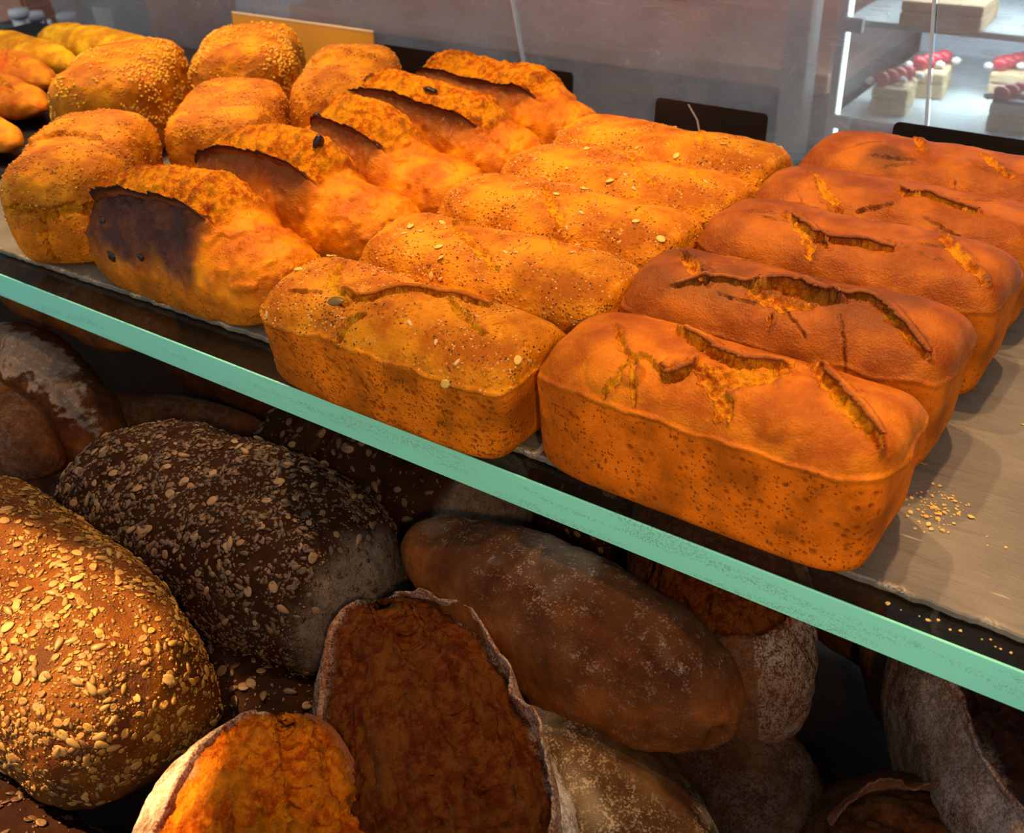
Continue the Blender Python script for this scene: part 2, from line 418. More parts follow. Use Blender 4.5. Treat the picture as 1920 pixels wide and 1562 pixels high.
# ---------------------------------------------------------------- bread builders
def line_field(P2, poly, ragged, seed):
    """distance to a polyline, fraction along it, signed side; P2 (n,2)"""
    Q = P2+ragged*np.stack([perlin(np.c_[P2*150, np.zeros(len(P2))], seed), perlin(np.c_[P2*150, np.ones(len(P2))*9.3], seed+1)], 1)
    Q = Q+.3*ragged*np.stack([perlin(np.c_[P2*420, np.zeros(len(P2))], seed+2), perlin(np.c_[P2*420, np.ones(len(P2))*9.3], seed+3)], 1)
    poly = np.array(poly, float)
    seg = np.linalg.norm(np.diff(poly, axis=0), axis=1); tot = seg.sum(); acc = 0
    best = np.full(len(P2), 9.); tt = np.zeros(len(P2)); sd = np.zeros(len(P2))
    for k in range(len(seg)):
        a, b = poly[k], poly[k+1]; ab = b-a
        u = np.clip(((Q-a)@ab)/(ab@ab), 0, 1)
        w = Q-a-u[:, None]*ab; d = np.linalg.norm(w, axis=1)
        c = ab[0]*w[:, 1]-ab[1]*w[:, 0]
        m = d < best
        best[m] = d[m]; tt[m] = (acc+u[m]*seg[k])/tot; sd[m] = np.sign(c[m]); 
        acc += seg[k]
    return best, tt, sd

def carve(b, cracks, mask, seed):
    """cracks: (polyline, half width, depth, lip, lip side)"""
    crk = np.zeros(len(b.V)); disp = np.zeros(len(b.V)); dark = np.zeros(len(b.V))
    P2 = b.V[:, :2]
    rough = fbm(b.V, 190, 3, seed+40)
    for k, (pl, w, dep, lip, side) in enumerate(cracks):
        d, t, sd = line_field(P2, pl, (.0042 if w > .0045 else .0026 if w > .002 else .0015), seed+k*5)
        ww = w*(.3+.7*np.sin(PI*np.clip(t*.96+.02, 0, 1))**.6)
        m = (1-ss(.8*ww, 1.02*ww, d))*mask
        prof = (1-ss(.5*ww, 1.12*ww, d))*mask*(1-.35*np.clip(d/ww, 0, 1)**2)
        # deeper under the raised lip, shallow on the far side
        asym = 1+.5*side*sd*np.clip(d/ww, 0, 1)
        disp += -1.1*dep*prof*np.clip(asym, .15, 2.)*(.75+.5*rough)
        disp += lip*np.exp(-((d-1.25*ww)/(.55*ww+.0012))**2)*mask*np.clip(.5+.5*side*sd, .08, 1)
        if w > .0019: crk = np.maximum(crk, m)
        else: dark = np.maximum(dark, .5*m)  # thin creases darkened in colour for the shade inside them
        dark = np.maximum(dark, .8*np.exp(-((d-1.22*ww)/(.0011+.1*ww))**2)*mask*np.clip(side*sd, 0, 1)*ss(-.3, .3, rough))
    disp += crk*(rough*.0016+.0012*fbm(b.V, 420, 2, seed+44))
    b.push(disp)
    return crk, dark

def pits(b, n, rmin, rmax, ok, seed):
    r = np.random.RandomState(seed); idx = np.where(ok)[0]
    kd = kdtree.KDTree(len(idx))
    for k, i in enumerate(idx): kd.insert(b.V[i], k)
    kd.balance()
    disp = np.zeros(len(b.V)); por = np.zeros(len(b.V))
    cl = fbm(b.V, 26, 2, seed+3)
    c = 0
    for i in r.permutation(idx)[:n*4]:
        if cl[i] < r.uniform(-.7, .35): continue
        rad = rmin+(rmax-rmin)*r.rand()**3
        for co, k, d in kd.find_range(b.V[i], rad*1.25):
            j = idx[k]; f = max(0, 1-(d/(rad*1.25))**2)
            disp[j] = min(disp[j], -rad*.9*f); por[j] = max(por[j], min(1, f*1.6))
        c += 1
        if c >= n: break
    b.push(disp)
    return por

def tin_loaf(name, label, cat, group, loc, rz, L, W, Hr, Hd, mat, seed, res, cracks, npits=0, rimz=.0018, wob=.003, tilt=(0, 0), nend=7, taper=.035, burn=.0, flaps=None, knobs=()):
    root = thing(name, label, cat, loc, (tilt[0], tilt[1], rz), group)
    y0 = W/2*(1-taper); r = .012
    a = np.linspace(-PI/2, 0, 8)
    sec = [(0, 0)]+[(y0-r+r*math.cos(t), r+r*math.sin(t)) for t in a]+[(W/2, Hr)]
    yy = W/2*np.cos(np.linspace(0, PI, 60))[1:-1]
    sec += [(y, Hr+(Hd-Hr)*(1-abs(2*y/W)**3.2)**.8) for y in yy]
    sec += [(-y, z) for y, z in sec[9:0:-1]]
    per = 2*(W+Hd)*.92
    nv = int(per/res); sec = resample(sec, nv, True)
    nu = int((L+Hd)/res)
    x, rr = end_profile(L/2, nend, nu, Hd/2)
    zc = .45*Hd
    G = np.zeros((nu, nv, 3)); G[..., 0] = x[:, None]; G[..., 1] = rr[:, None]*sec[None, :, 0]; G[..., 2] = zc+rr[:, None]*(sec[None, :, 1]-zc)
    # tin walls lean out at the two ends
    G[..., 0] *= 1-taper*.9*np.clip(1-G[..., 2]/Hr, 0, 1)
    b = Body(G)
    so = np.array([seed*3.17, seed*1.3, 0])
    rim = Hr+.0035*fbm(b.V*np.array([1, 1, 0])+so, 30, 3, seed)
    z = b.V[:, 2]
    top = ss(-.0018, .0012, z-rim+.0012*fbm(b.V+so, 160, 2, seed+1))
    low = ss(.0, .01, z)
    # undulating dome, soft walls
    b.push(top*(wob*fbm(b.V+so, 15, 2, seed+2)+.0005*fbm(b.V+so, 75, 3, seed+4))+(1-top)*low*.0012*fbm(b.V+so, 20, 3, seed+3))
    for kx, ky, kr, kh in knobs:
        d = np.hypot(b.V[:, 0]-kx, b.V[:, 1]-ky)/kr; b.push(top*kh*np.clip(1-d*d, 0, 1)**.7)
    lip = np.exp(-((z-rim-.0006)/.0014)**2)*(.6+.5*np.clip(fbm(b.V+so, 40, 3, seed+6), -.8, 1))
    b.push(np.clip(lip, 0, 2)*rimz)
    mask = ss(.0, .004, b.V[:, 2]-Hr+.004)
    crk, dark = carve(b, cracks, mask, seed*7+1)
    por = np.zeros(len(b.V))
    if npits:
        por = pits(b, npits, .0007, .0020, (b.V[:, 2] > .005) & (b.V[:, 2] < Hr-.006) & (b.N[:, 1] < -.3), seed)
    bn = np.clip(dark*.8+burn*ss(.05, .45, fbm(b.V+so, 13, 2, seed+9))*top*ss(Hd-.018, Hd, b.V[:, 2]), 0, 1)  # burn also carries the painted crease shade
    b.A = dict(top=top, crack=crk, burn=bn, flour=np.zeros(len(b.V)), pore=por)
    lab = np.where(crk > .5, 2, np.where(top > .5, 1, 0)).astype(float)
    split_body(b, lab, ['side_crust', 'top_crust', 'open_crumb'], [mat]*3, root)
    kd = None
    for k, h in (flaps or {}).items():
        pl, w, dep, lip_, side = cracks[k]
        if kd is None:
            ok = np.where((crk < .2) & (top > .8))[0]; kd = kdtree.KDTree(len(ok))
            for q, i in enumerate(ok): kd.insert((b.V[i, 0], b.V[i, 1], 0), q)
            kd.balance()
        C = resample(catmull(pl, 12, False), 70); tg = np.gradient(C, axis=0); tg /= np.linalg.norm(tg, axis=1)[:, None]
        nn = np.stack([-tg[:, 1], tg[:, 0]], 1)*side; s = np.linspace(0, 1, 70)
        ww = w*(.3+.7*np.sin(PI*np.clip(s*.96+.02, 0, 1))**.6)
        Q2 = C+nn*(ww*1.12)[:, None]
        P = b.V[ok[[kd.find((q[0], q[1], 0))[1] for q in Q2]]]
        kk = np.ones(5)/5; P = np.stack([np.convolve(np.pad(P[:, c], 2, 'edge'), kk, 'valid') for c in range(3)], 1); P[:, 2] -= .0006
        lean = np.c_[-nn*.85, np.full(70, .42)]; lean /= np.linalg.norm(lean, axis=1)[:, None]
        flap(root, P, lean, h*np.sin(PI*s)**.6, mat, seed*3+k, thick=.0024, rag=.6, burn=.75, name='crust_flap', topv=1.)
    return root, b

def ellipse_sec(W, H, flat=.35, n=160, pw=.9):
    """loaf cross-section: domed top, flattened bottom, z from 0 to H"""
    th = np.linspace(0, 2*PI, n*4, endpoint=False)
    c, s = np.cos(th), np.sin(th)
    y = W/2*np.sign(c)*np.abs(c)**pw
    zt = H*(1-flat)*np.abs(s)**pw; zb = -H*flat*np.abs(s)**.62
    z = np.where(s >= 0, zt, zb)+H*flat
    return resample(np.stack([y, z], 1), n, True)

def loaf_body(L, W, H, seed, res, nose=(2.6, 2.6), flat=.35, bow=0., droop=0., lump=.006, q=None, fine=.0012, pw=.9, skew=0.):
    nv = int(2.6*(W+H)/2*1.15/res); nu = int((L+H)/res)
    sec = ellipse_sec(W, H, flat, nv, pw); zc = H*flat*1.05
    x, r = end_profile(L/2, 2, nu, H/2)
    t = np.clip(2*x/L, -1, 1)
    n = np.where(t < 0, nose[0], nose[1])
    r = np.maximum(1-np.abs(t)**n, 0)**(1/(q or 2.))
    G = np.zeros((nu, nv, 3)); G[..., 0] = x[:, None]+skew*sec[None, :, 0]
    G[..., 1] = r[:, None]*sec[None, :, 0]+(bow*(t**2))[:, None]
    G[..., 2] = zc+r[:, None]*(sec[None, :, 1]-zc)-(droop*t**2)[:, None]
    b = Body(G)
    so = np.array([seed*2.31, 0, seed*.7])
    b.push(lump*fbm(b.V+so, 11, 2, seed)+fine*fbm(b.V+so, 70, 3, seed+5))
    z = b.V[:, 2]
    phi = np.arctan2(b.V[:, 1], np.maximum(z-zc, -9))
    b.phi = np.arctan2(b.V[:, 1], z-zc); b.t = np.clip(2*b.V[:, 0]/L, -1, 1); b.zc = zc; b.so = so
    zero = np.zeros(len(b.V))
    b.A = dict(top=ss(.35*H, .6*H, z), crack=zero.copy(), burn=zero.copy(), flour=zero.copy(), pore=zero.copy())
    return b

def flap(root, P, lean, h, mat, seed, thick=.0016, rag=.35, burn=1., flour=0., name='crust_ear', topv=0.):
    """a thin raised crust edge: P base points, lean unit vectors, h heights"""
    P = np.asarray(P); n = len(P); m = 7
    r = np.cumsum(np.random.RandomState(seed).normal(size=n)); r = perlin(np.c_[np.arange(n)*.37, np.zeros(n), np.ones(n)*seed], seed)
    r2 = perlin(np.c_[np.arange(n)*.09, np.ones(n)*3.3, np.ones(n)*seed], seed+1)
    hh = h*(1+rag*r+rag*r2)
    tan = np.gradient(P, axis=0); tan /= np.linalg.norm(tan, axis=1)[:, None]
    side = np.cross(tan, lean); side /= np.linalg.norm(side, axis=1)[:, None]
    rows = []
    for k in range(m):
        f = k/(m-1)
        rows.append(P+lean*(hh*f)[:, None]+side*(.18*hh*f*f)[:, None])
    S = np.stack(rows, 1)
    tk = np.linspace(1.6, .5, m)[None, :, None]*thick/2
    A, B = S+side[:, None]*tk, S-side[:, None]*tk
    A[:, 0] -= lean*.003; B[:, 0] -= lean*.003
    R = np.concatenate([A, B[:, ::-1]], 1); nv = 2*m
    V = R.reshape(-1, 3)
    i = np.arange(n-1)[:, None]*nv; j = np.arange(nv)[None]; j2 = (j+1) % nv
    Q = np.stack([i+j, i+j2, i+nv+j2, i+nv+j], -1).reshape(-1, 4)
    caps = [np.arange(nv)[None], ((n-1)*nv+np.arange(nv))[None, ::-1]]
    f = np.concatenate([np.linspace(0, 1, m), np.linspace(1, 0, m)]); F = np.tile(f, n)
    z = np.zeros(len(V))
    return mesh_obj(name, V, [Q]+caps, mat, root, None, dict(top=z+topv, crack=z, burn=ss(.15, .9, F)*burn, flour=z+flour, pore=z))

# seeds ------------------------------------------------------------------
def ico(sub):
    import bmesh
    bm = bmesh.new(); bmesh.ops.create_icosphere(bm, subdivisions=sub, radius=1)
    V = np.array([v.co[:] for v in bm.verts]); F = np.array([[v.index for v in f.verts] for f in bm.faces]); bm.free()
    return V, F
I1, I2 = ico(1), ico(2)
def seed_shape(kind):
    V, F = (I2 if kind in ('oat', 'sun', 'pump') else I1); V = V.copy()
    if kind == 'oat':
        V *= (1, .74, .2); V[:, 0] += .1*V[:, 1]**2; V[:, 2] += .12*np.abs(V[:, 1])-.10*np.exp(-(V[:, 1]/.14)**2)*(V[:, 2] > 0)
    elif kind == 'sun': V *= (1, .46, .30); V[:, 1] *= 1-.42*V[:, 0]
    elif kind == 'pump': V *= (1, .58, .22); V[:, 1] *= 1-.3*V[:, 0]
    elif kind == 'ses': V *= (1, .6, .35); V[:, 1] *= 1-.35*V[:, 0]
    elif kind == 'flake': V *= (1, .7, .14); V[:, 2] += .25*V[:, 0]*V[:, 1]
    return V, F

def frames(b, n, weight, seed):
    """n random frames on a body: positions, normals, tangents"""
    r = np.random.RandomState(seed)
    Q = b.Q; c = b.V[Q]; ar = np.linalg.norm(np.cross(c[:, 2]-c[:, 0], c[:, 3]-c[:, 1]), axis=1)*weight[Q].mean(1)
    k = r.choice(len(Q), n, p=ar/ar.sum())
    u, v = r.rand(n, 1), r.rand(n, 1)
    P = (c[k, 0]*(1-u)+c[k, 1]*u)*(1-v)+(c[k, 3]*(1-u)+c[k, 2]*u)*v
    N = b.N[Q[k, 0]]+r.normal(size=(n, 3))*.16; N /= np.linalg.norm(N, axis=1)[:, None]
    a = r.normal(size=(n, 3)); T = a-(a*N).sum(1)[:, None]*N; T /= np.linalg.norm(T, axis=1)[:, None]
    return P, N, T, r

def scatter(root, b, spec, weight, seed, mat, name='seed_coating', tones=(0, 1)):
    """spec: (kind, count, smin, smax, tone lo, tone hi) -> one uncountable coating"""
    VV, FF, TT = [], [], []; off = 0
    for q, (kind, n, s0, s1, t0, t1) in enumerate(spec):
        P, N, T, r = frames(b, n, weight, seed+q*11)
        V, F = seed_shape(kind); B = np.cross(N, T)
        s = (s0+(s1-s0)*r.rand(n)**1.6)[:, None, None]
        W = P[:, None]+N[:, None]*s*.12+s*(T[:, None]*V[None, :, 0:1]+B[:, None]*V[None, :, 1:2]+N[:, None]*V[None, :, 2:3])
        VV.append(W.reshape(-1, 3)); FF.append((F[None]+(np.arange(n)*len(V))[:, None, None]+off).reshape(-1, 3))
        TT.append(np.repeat(t0+(t1-t0)*r.rand(n), len(V))); off += n*len(V)
    o = mesh_obj(name, np.vstack(VV), [np.vstack(FF)], mat, root, None, dict(tone=np.concatenate(TT)))
    o['kind'] = 'stuff'
    return o

_shared = {}
def seeds_single(root, b, name, kind, n, s0, s1, weight, seed, mat, label=None):
    key = (name, mat.name)
    if key not in _shared:
        V, F = seed_shape(kind); o = mesh_obj(name, V, [F], mat); _shared[key] = o.data; bpy.data.objects.remove(o)
    P, N, T, r = frames(b, n, weight, seed)
    for i in range(n):
        o = bpy.data.objects.new(name, _shared[key]); COL.objects.link(o); o.parent = root
        s = s0+(s1-s0)*r.rand(); z = Vector(N[i]); x = Vector(T[i]); y = z.cross(x)
        m = Matrix((x*s, y*s, z*s)).transposed().to_4x4(); m.translation = Vector(P[i])+z*s*.15
        o.matrix_local = m
        if label: o['label'] = label

# camera solve: photographed frame 1920 x 1562
F_PX = 1941.787
RT = np.array([[0.81550025, 0.57716697, -0.0428677], [0.2895542, -0.47100947, -0.83325173], [-0.50111647, 0.66710447, -0.55122946]])

# ---------------------------------------------------------------- upper shelf: tin loaves
NY = (.546, .666, .786, .898, 1.012)
NCR = [
 [([(-.045, .0215), (-.0253, .0133), (-.001, -.0009), (.0138, 0), (.0263, .009), (.038, .014)], .0062, .008, .0045, 1),
  ([(-.008, -.0155), (.0076, -.0184), (.0196, -.0155), (.0308, -.0078), (.0369, .0048)], .0105, .006, .002, -1),
  ([(-.012, -.0171), (.0025, -.026), (.0145, -.0346), (.0229, -.0445)], .0062, .003, .001, 1),
  ([(.046, .034), (.061, .013), (.078, -.002), (.0915, -.0149), (.109, -.028)], .0068, .0065, .0038, 1),
  ([(-.0846, .006), (-.0654, -.0186), (-.0561, -.023), (-.0483, -.0194), (-.0387, -.0221)], .003, .0045, .002, 1),
  ([(-.0538, -.024), (-.056, -.04), (-.0595, -.052)], .0026, .004, .0015, 1),
  ([(-.0347, -.0263), (-.0253, -.0327), (-.0177, -.0295), (-.0124, -.0182), (-.0138, -.0094)], .0034, .006, .0035, 1),
  ([(-.0519, -.0246), (-.046, -.0402), (-.037, -.0512)], .002, .003, .001, 1)],
 [([(-.0969, .0121), (-.0812, -.001), (-.0679, -.0155), (-.0593, -.0237)], .0055, .006, .003, 1),
  ([(-.0792, -.0329), (-.0614, -.0223), (-.0466, -.0145), (-.0346, -.0157), (-.021, -.0149)], .0036, .006, .002, 1),
  ([(-.0163, -.0144), (-.0082, -.0065), (.0048, -.0047), (.0186, -.0107), (.034, -.0119)], .0115, .0125, .006, 1),
  ([(-.0331, -.0134), (-.0165, -.0253), (.0079, -.0275), (.0234, -.0238)], .0062, .004, .001, 1),
  ([(.0309, -.0057), (.0469, .0029), (.0639, -.0039), (.0811, -.0202), (.0944, -.0291), (.1061, -.037)], .0046, .005, .003, 1),
  ([(-.0003, -.0381), (.001, -.0459)], .002, .004, .002, 1)],
 [([(-.0593, -.0034), (-.0383, -.0199), (-.0227, -.0313), (-.012, -.0352)], .0062, .006, .002, 1),
  ([(-.0245, -.0273), (-.0121, -.0286), (.014, -.0222), (.0368, -.0232)], .0040, .0095, .003, 1),
  ([(-.0327, -.032), (-.0208, -.0413), (-.0193, -.0473)], .0032, .003, .001, 1),
  ([(.0595, .0231), (.077, -.0052), (.0937, -.0232), (.1073, -.0307)], .0048, .004, .002, 1),
  ([(.0508, -.0045), (.0691, -.0018)], .0018, .004, .001, 1)],
 [([(-.0806, .004), (-.0585, -.0248), (-.0407, -.0394), (-.0343, -.048)], .0046, .005, .002, -1),
  ([(-.0018, 0), (.0098, -.0159), (.0249, -.0051), (.0518, -.0125), (.07, -.0196)], .0036, .006, .003, 1),
  ([(-.0228, -.0403), (.0047, -.03)], .0018, .004, .001, 1)],
 [([(-.0323, .0324), (-.0091, -.0145)], .0042, .005, .003, 1),
  ([(.038, .0081), (.0552, -.0154), (.0746, -.0294)], .004, .005, .002, 1),
  ([(-.0501, -.0345), (-.011, -.0282)], .0018, .004, .001, 1)]]
_r = np.random.RandomState(5)
for _k in range(1, 5):      # hairline creases in the crust
    for _ in range(4):
        x0, y0 = _r.uniform(-.09, .06), _r.uniform(-.045, .03); a = _r.normal()*.5-.15; n = _r.uniform(.018, .05)
        NCR[_k].append(([(x0, y0), (x0+n*.5, y0+n*.5*math.tan(a)+_r.normal()*.003), (x0+n, y0+n*math.tan(a))], _r.uniform(.0007, .0011), .0024, .0010, 1))
NL = ['smooth brown tin loaf nearest the glass edge at the right, its top torn open',
      'smooth brown tin loaf with a dark gaping hole, second from the glass edge',
      'smooth brown tin loaf with a thin dark slit and two crumbs, middle of its column',
      'smooth brown tin loaf with short cracks, second of its column from the back',
      'smooth brown tin loaf with a scorched ridge, rearmost of its column below the black sign']
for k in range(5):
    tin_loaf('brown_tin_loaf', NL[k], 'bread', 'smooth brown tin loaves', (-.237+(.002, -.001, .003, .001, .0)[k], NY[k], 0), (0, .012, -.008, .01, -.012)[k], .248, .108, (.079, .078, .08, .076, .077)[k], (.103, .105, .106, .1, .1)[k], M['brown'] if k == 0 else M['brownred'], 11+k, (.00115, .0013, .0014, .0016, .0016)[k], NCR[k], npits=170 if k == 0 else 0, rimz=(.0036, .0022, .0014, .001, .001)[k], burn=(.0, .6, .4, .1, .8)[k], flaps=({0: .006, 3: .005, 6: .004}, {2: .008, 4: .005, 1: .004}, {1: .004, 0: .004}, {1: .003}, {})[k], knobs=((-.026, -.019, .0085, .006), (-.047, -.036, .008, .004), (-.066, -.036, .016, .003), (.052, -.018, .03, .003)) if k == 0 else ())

SY = (.528, .642, .754, .857, .955)
SCR = [
 [([(-.085, .02), (-.0699, -.0087), (-.0488, -.0243), (-.0346, -.0302)], .0052, .0035, .001, 1),
  ([(-.0499, -.0176), (-.0326, -.0218), (-.0186, -.0172), (-.0125, -.0036), (.0001, .0125), (.022, .0152), (.0341, .0236), (.0612, .0225)], .0042, .009, .003, 1),
  ([(.0304, .0148), (.057, -.0008), (.0752, -.012), (.0856, -.0156)], .0042, .005, .002, 1),
  ([(-.0256, -.0526), (-.0225, -.0427), (-.0129, -.035)], .0026, .005, .002, 1),
  ([(-.0953, -.0319), (-.0658, -.0263)], .0018, .003, .001, 1)],
 [([(-.0668, .03), (-.0568, .0146), (-.0246, -.0084), (.0022, -.0232), (.0221, -.0326)], .0046, .003, .001, 1),
  ([(.03, .035), (.0573, .0039)], .003, .002, .001, 1), ([(-.066, .028), (-.055, .022)], .004, .008, .002, 1)],
 [([(-.03, .01), (.0086, -.032), (.0222, -.0386), (.0201, -.0461)], .005, .003, .001, 1), ([(.073, .0), (.0897, -.0096)], .003, .004, .001, 1)],
 [([(-.01, .03), (.03, -.02), (.05, -.03)], .004, .003, .001, 1), ([(.06, .02), (.085, -.01)], .003, .003, .001, 1)],
 [([(.02, .03), (.035, .0), (.05, -.02)], .004, .003, .002, 1)]]
SL = ['seed-flecked tin loaf nearest the glass edge, top split by a dark curved crack',
      'seed-flecked tin loaf with one pale diagonal seam, second of its column from the glass edge',
      'seed-flecked tin loaf in the middle of its column of five',
      'seed-flecked tin loaf, second of its column from the back',
      'seed-flecked tin loaf, rearmost of its column below the scratched black sign']
for k in range(5):
    root, b = tin_loaf('seeded_tin_loaf', SL[k], 'bread', 'seed-flecked tin loaves', (-.4925+(0, .004, .0, .001, -.002)[k], SY[k], 0), (0, .02, -.01, .015, 0)[k], .252, .107, (.066, .068, .069, .068, .068)[k], (.092, .093, .095, .094, .095)[k], M['seeded'], 31+k, (.0012, .0014, .0016, .0017, .0017)[k], SCR[k], npits=340 if k == 0 else 0, rimz=(.0032, .0012, .001, .001, .001)[k], wob=.0035, flaps={1: .0035} if k == 0 else None)
    w = b.A['top']*(1-b.A['crack'])*ss(-.15, .3, fbm(b.V+k, 22, 2, 5+k))
    scatter(root, b, [('ses', 650, .0007, .0014, 0, 1), ('sun', 8, .0028, .0036, .6, 1)], w, 60+k, M['sesame'])
    seeds_single(root, b, 'oat_flake', 'oat', 5, .0034, .0046, w, 90+k, M['oatlight'], 'cream oat flake')
    if k == 0:
        s = bpy.data.objects.new('pumpkin_seed', mesh_obj('pumpkin_seed', *[(lambda v, f: (v*.0085, [f]))(*seed_shape('pump'))][0], M['pumpkin']).data)
        tmp = [o for o in COL.objects if o.name.startswith('pumpkin_seed')]
        for o in tmp:
            if o is not s: bpy.data.objects.remove(o)
        COL.objects.link(s); s.parent = root; s.location = (-.046, -.030, .0885); s.rotation_euler = (.3, -.15, .1); s['label'] = 'dark green pumpkin seed'; s.name = 'pumpkin_seed'

# ---------------------------------------------------------------- upper shelf: loaves torn open along an ear
TORN = [(0, 0), (-.045, 0), (-.056, .010), (-.0585, .035), (-.054, .058), (-.044, .079), (-.032, .0965), (-.0285, .0955), (-.025, .090), (-.012, .103), (.006, .112), (.026, .107), (.044, .088), (.055, .06), (.0585, .035), (.056, .010), (.045, 0)]
TEND = [(0, 0), (-.045, 0), (-.055, .010), (-.057, .030), (-.053, .048), (-.043, .062), (-.030, .073), (-.024, .076), (-.018, .078), (-.006, .080), (.006, .080), (.024, .075), (.042, .062), (.053, .046), (.057, .030), (.055, .010), (.045, 0)]
def torn_loaf(label, loc, rz, seed, L=.29, W=1., e0=-.98, e1=.42, hh=1., res=.0016, ear=.008, b0=3.0, b1=6.0):
    root = thing('torn_loaf', label, 'bread', loc, (0, 0, rz), 'glossy loaves torn open along the top')
    sub = 14; n = len(TORN)
    A = catmull(TORN, sub); B = catmull(TEND, sub); par = np.repeat(np.arange(n), sub)+np.tile(np.arange(sub)/sub, n)
    nv = int(.40/res); nu = int((L+.1)/res)
    R = resample(np.c_[A, B, par], nv, True)
    R[:, 4] = np.minimum(R[:, 4], n-.01)
    x, rr = end_profile(L/2, 4.2, nu, .05, q=2.6)
    t = 2*x/L
    jag = .05*perlin(np.c_[t*9, t*0, t*0+seed], seed)
    e = ss(e0-.12, e0+.12, t+jag)*(1-ss(e1-.1, e1+.32, t+jag))
    sec = R[None, :, 0:2]*e[:, None, None]+R[None, :, 2:4]*(1-e[:, None, None])
    hump = 1+.06*np.sin(3*t+seed)
    sec = sec*np.array([W, hh]); sec[..., 1] *= (1+(hump[:, None]-1)*ss(.03, .09, sec[..., 1]))
    zc = .036
    G = np.zeros((nu, nv, 3)); G[..., 0] = x[:, None]; G[..., 1] = rr[:, None]*sec[..., 0]; G[..., 2] = zc+rr[:, None]*(sec[..., 1]-zc)
    b = Body(G); so = np.array([seed*1.7, seed, 0.])
    par = b.grid(np.repeat(R[None, :, 4], nu, 0)); E = b.grid(np.repeat(e[:, None], nv, 1)); t = b.grid(np.repeat(t[:, None], nv, 1))
    b.t_ = t
    pj = par+.5*fbm(b.V+so, 60, 3, seed)
    crk = ss(6.7, 7.1, par)*(1-ss(11.6, 12.6, pj+.9*(t > 0)*t))*ss(.2, .55, E)
    lump = fbm(b.V+so, 16, 2, seed+2)
    b.push(.0035*lump*ss(.005, .03, b.V[:, 2])*(1-.5*crk))
    rg = fbm(b.V+so, 75, 4, seed+4, .62)
    b.push(crk*(.0032*rg+.002)+(1-crk)*.0009*fbm(b.V+so, 120, 2, seed+8))
    # blisters on the glossy front
    blm = (1-crk)*ss(.5, .75, perlin(b.V*95+so, seed+6)+.25)*ss(.01, .03, b.V[:, 2])
    b.push(blm*.0018+.0012*(1-crk)*fbm(b.V+so, 48, 2, seed+15))
    brn = ss(b0, b1, par+.7*fbm(b.V+so, 22, 3, seed+7)-1.1*ss(*((.30, .62) if seed == 51 else (.1, .6)), t))*ss(1.5, 3.2, par)*(1-ss(6.9, 7.4, par))*ss(.25, .8, E)
    brn2 = crk*ss(.15, .5, fbm(b.V+so, 45, 3, seed+12))*ss(-.2, -.8, t)*.8+crk*ss(.25, .6, rg)*.4+crk*(1-ss(6.8, 8.3, par))*.55*ss(-.3, .3, fbm(b.V+so, 60, 3, seed+17))
    z = np.zeros(len(b.V))
    pn = par+.35*fbm(b.V+so, 30, 3, seed+19)
    glz = ss(2.75, 3.15, pn)*(1-ss(14., 14.4, pn))
    b.A = dict(top=(1-crk)*glz, crack=crk, burn=np.clip(brn*glz*(1. if seed == 51 else .8)+brn2, 0, 1), flour=z, pore=z)
    split_body(b, (crk > .5).astype(float), ['glossy_crust', 'torn_crumb'], [M['torn']]*2, root)
    # burnt ear
    g = b.V[:nu*nv].reshape(nu, nv, 3); gp = par[:nu*nv].reshape(nu, nv)
    jj = np.argmin(np.abs(gp-6.35), axis=1); P = g[np.arange(nu), jj]
    ok = np.where(e > .35)[0][3:-1]; P = P[ok][::2]; hgt = ear*ss(.35, .9, e[ok][::2])
    k = np.ones(9)/9
    if len(P) > 20:
        P = np.stack([np.convolve(np.pad(P[:, c], 4, 'edge'), k, 'valid') for c in range(3)], 1)
        lean = np.tile(np.array([[0, -.42, .9]]), (len(P), 1)); lean /= np.linalg.norm(lean, axis=1)[:, None]
        flap(root, P, lean, hgt, M['flap'], seed, rag=.5)['label'] = 'burnt dark ear edge'
    # raisins / scorched bits
    r = np.random.RandomState(seed)
    if seed == 51:
        for tx, pz in ((-.58, 4.7), (-.22, 4.9), (-.13, 3.6), (-.46, 3.2), (-.33, 4.2)):
            i = np.argmin((b.t_-tx)**2*9+(par-pz)**2); V, F = I2
            V = V*np.array([.006, .0014, .0050])*(.7+.45*((tx*37) % 1))*(1+.45*perlin(V*1.4, int(tx*50)+70)[:, None])
            o = mesh_obj('baked_raisin', V, [F], M['raisin'], root); o.location = b.V[i]+b.N[i]*.0002; o['label'] = 'dark raisin under the glossy crust'
    cand = np.where((crk > .8))[0]
    for q in range(2 if seed != 51 else 1):
        i = cand[r.randint(len(cand))]
        V, F = I2; V = V*(1+.7*perlin(V*1.5, seed+q)[:, None])*np.array([1.6, 1, .55])*.0060
        o = mesh_obj('burnt_raisin', V, [F], M['raisin'], root); o.location = b.V[i]+b.N[i]*.0006; o.rotation_euler = (r.rand()*3, r.rand()*3, r.rand()*3); o['label'] = 'blackened raisin'
    return root
torn_loaf('glossy torn loaf with a purple-black scorched front, nearest the glass edge', (-.803, .578, 0), .0, 51, L=.285, e0=-.88, e1=.28, ear=.012, b0=2.0, b1=4.4)
torn_loaf('glossy torn loaf with a ragged right end, second of its row from the glass edge', (-.79, .705, 0), .02, 52, L=.29, e0=-.95, e1=.2, ear=.01)
torn_loaf('glossy torn loaf with a black raisin at its left, third from the glass edge', (-.785, .82, 0), -.01, 53, L=.285, e0=-.5, e1=.15, ear=.008)
torn_loaf('glossy torn loaf with a dark curled left tip, second of its row from the back', (-.785, .93, 0), .02, 54, L=.285, e0=-.95, e1=.45, ear=.009)
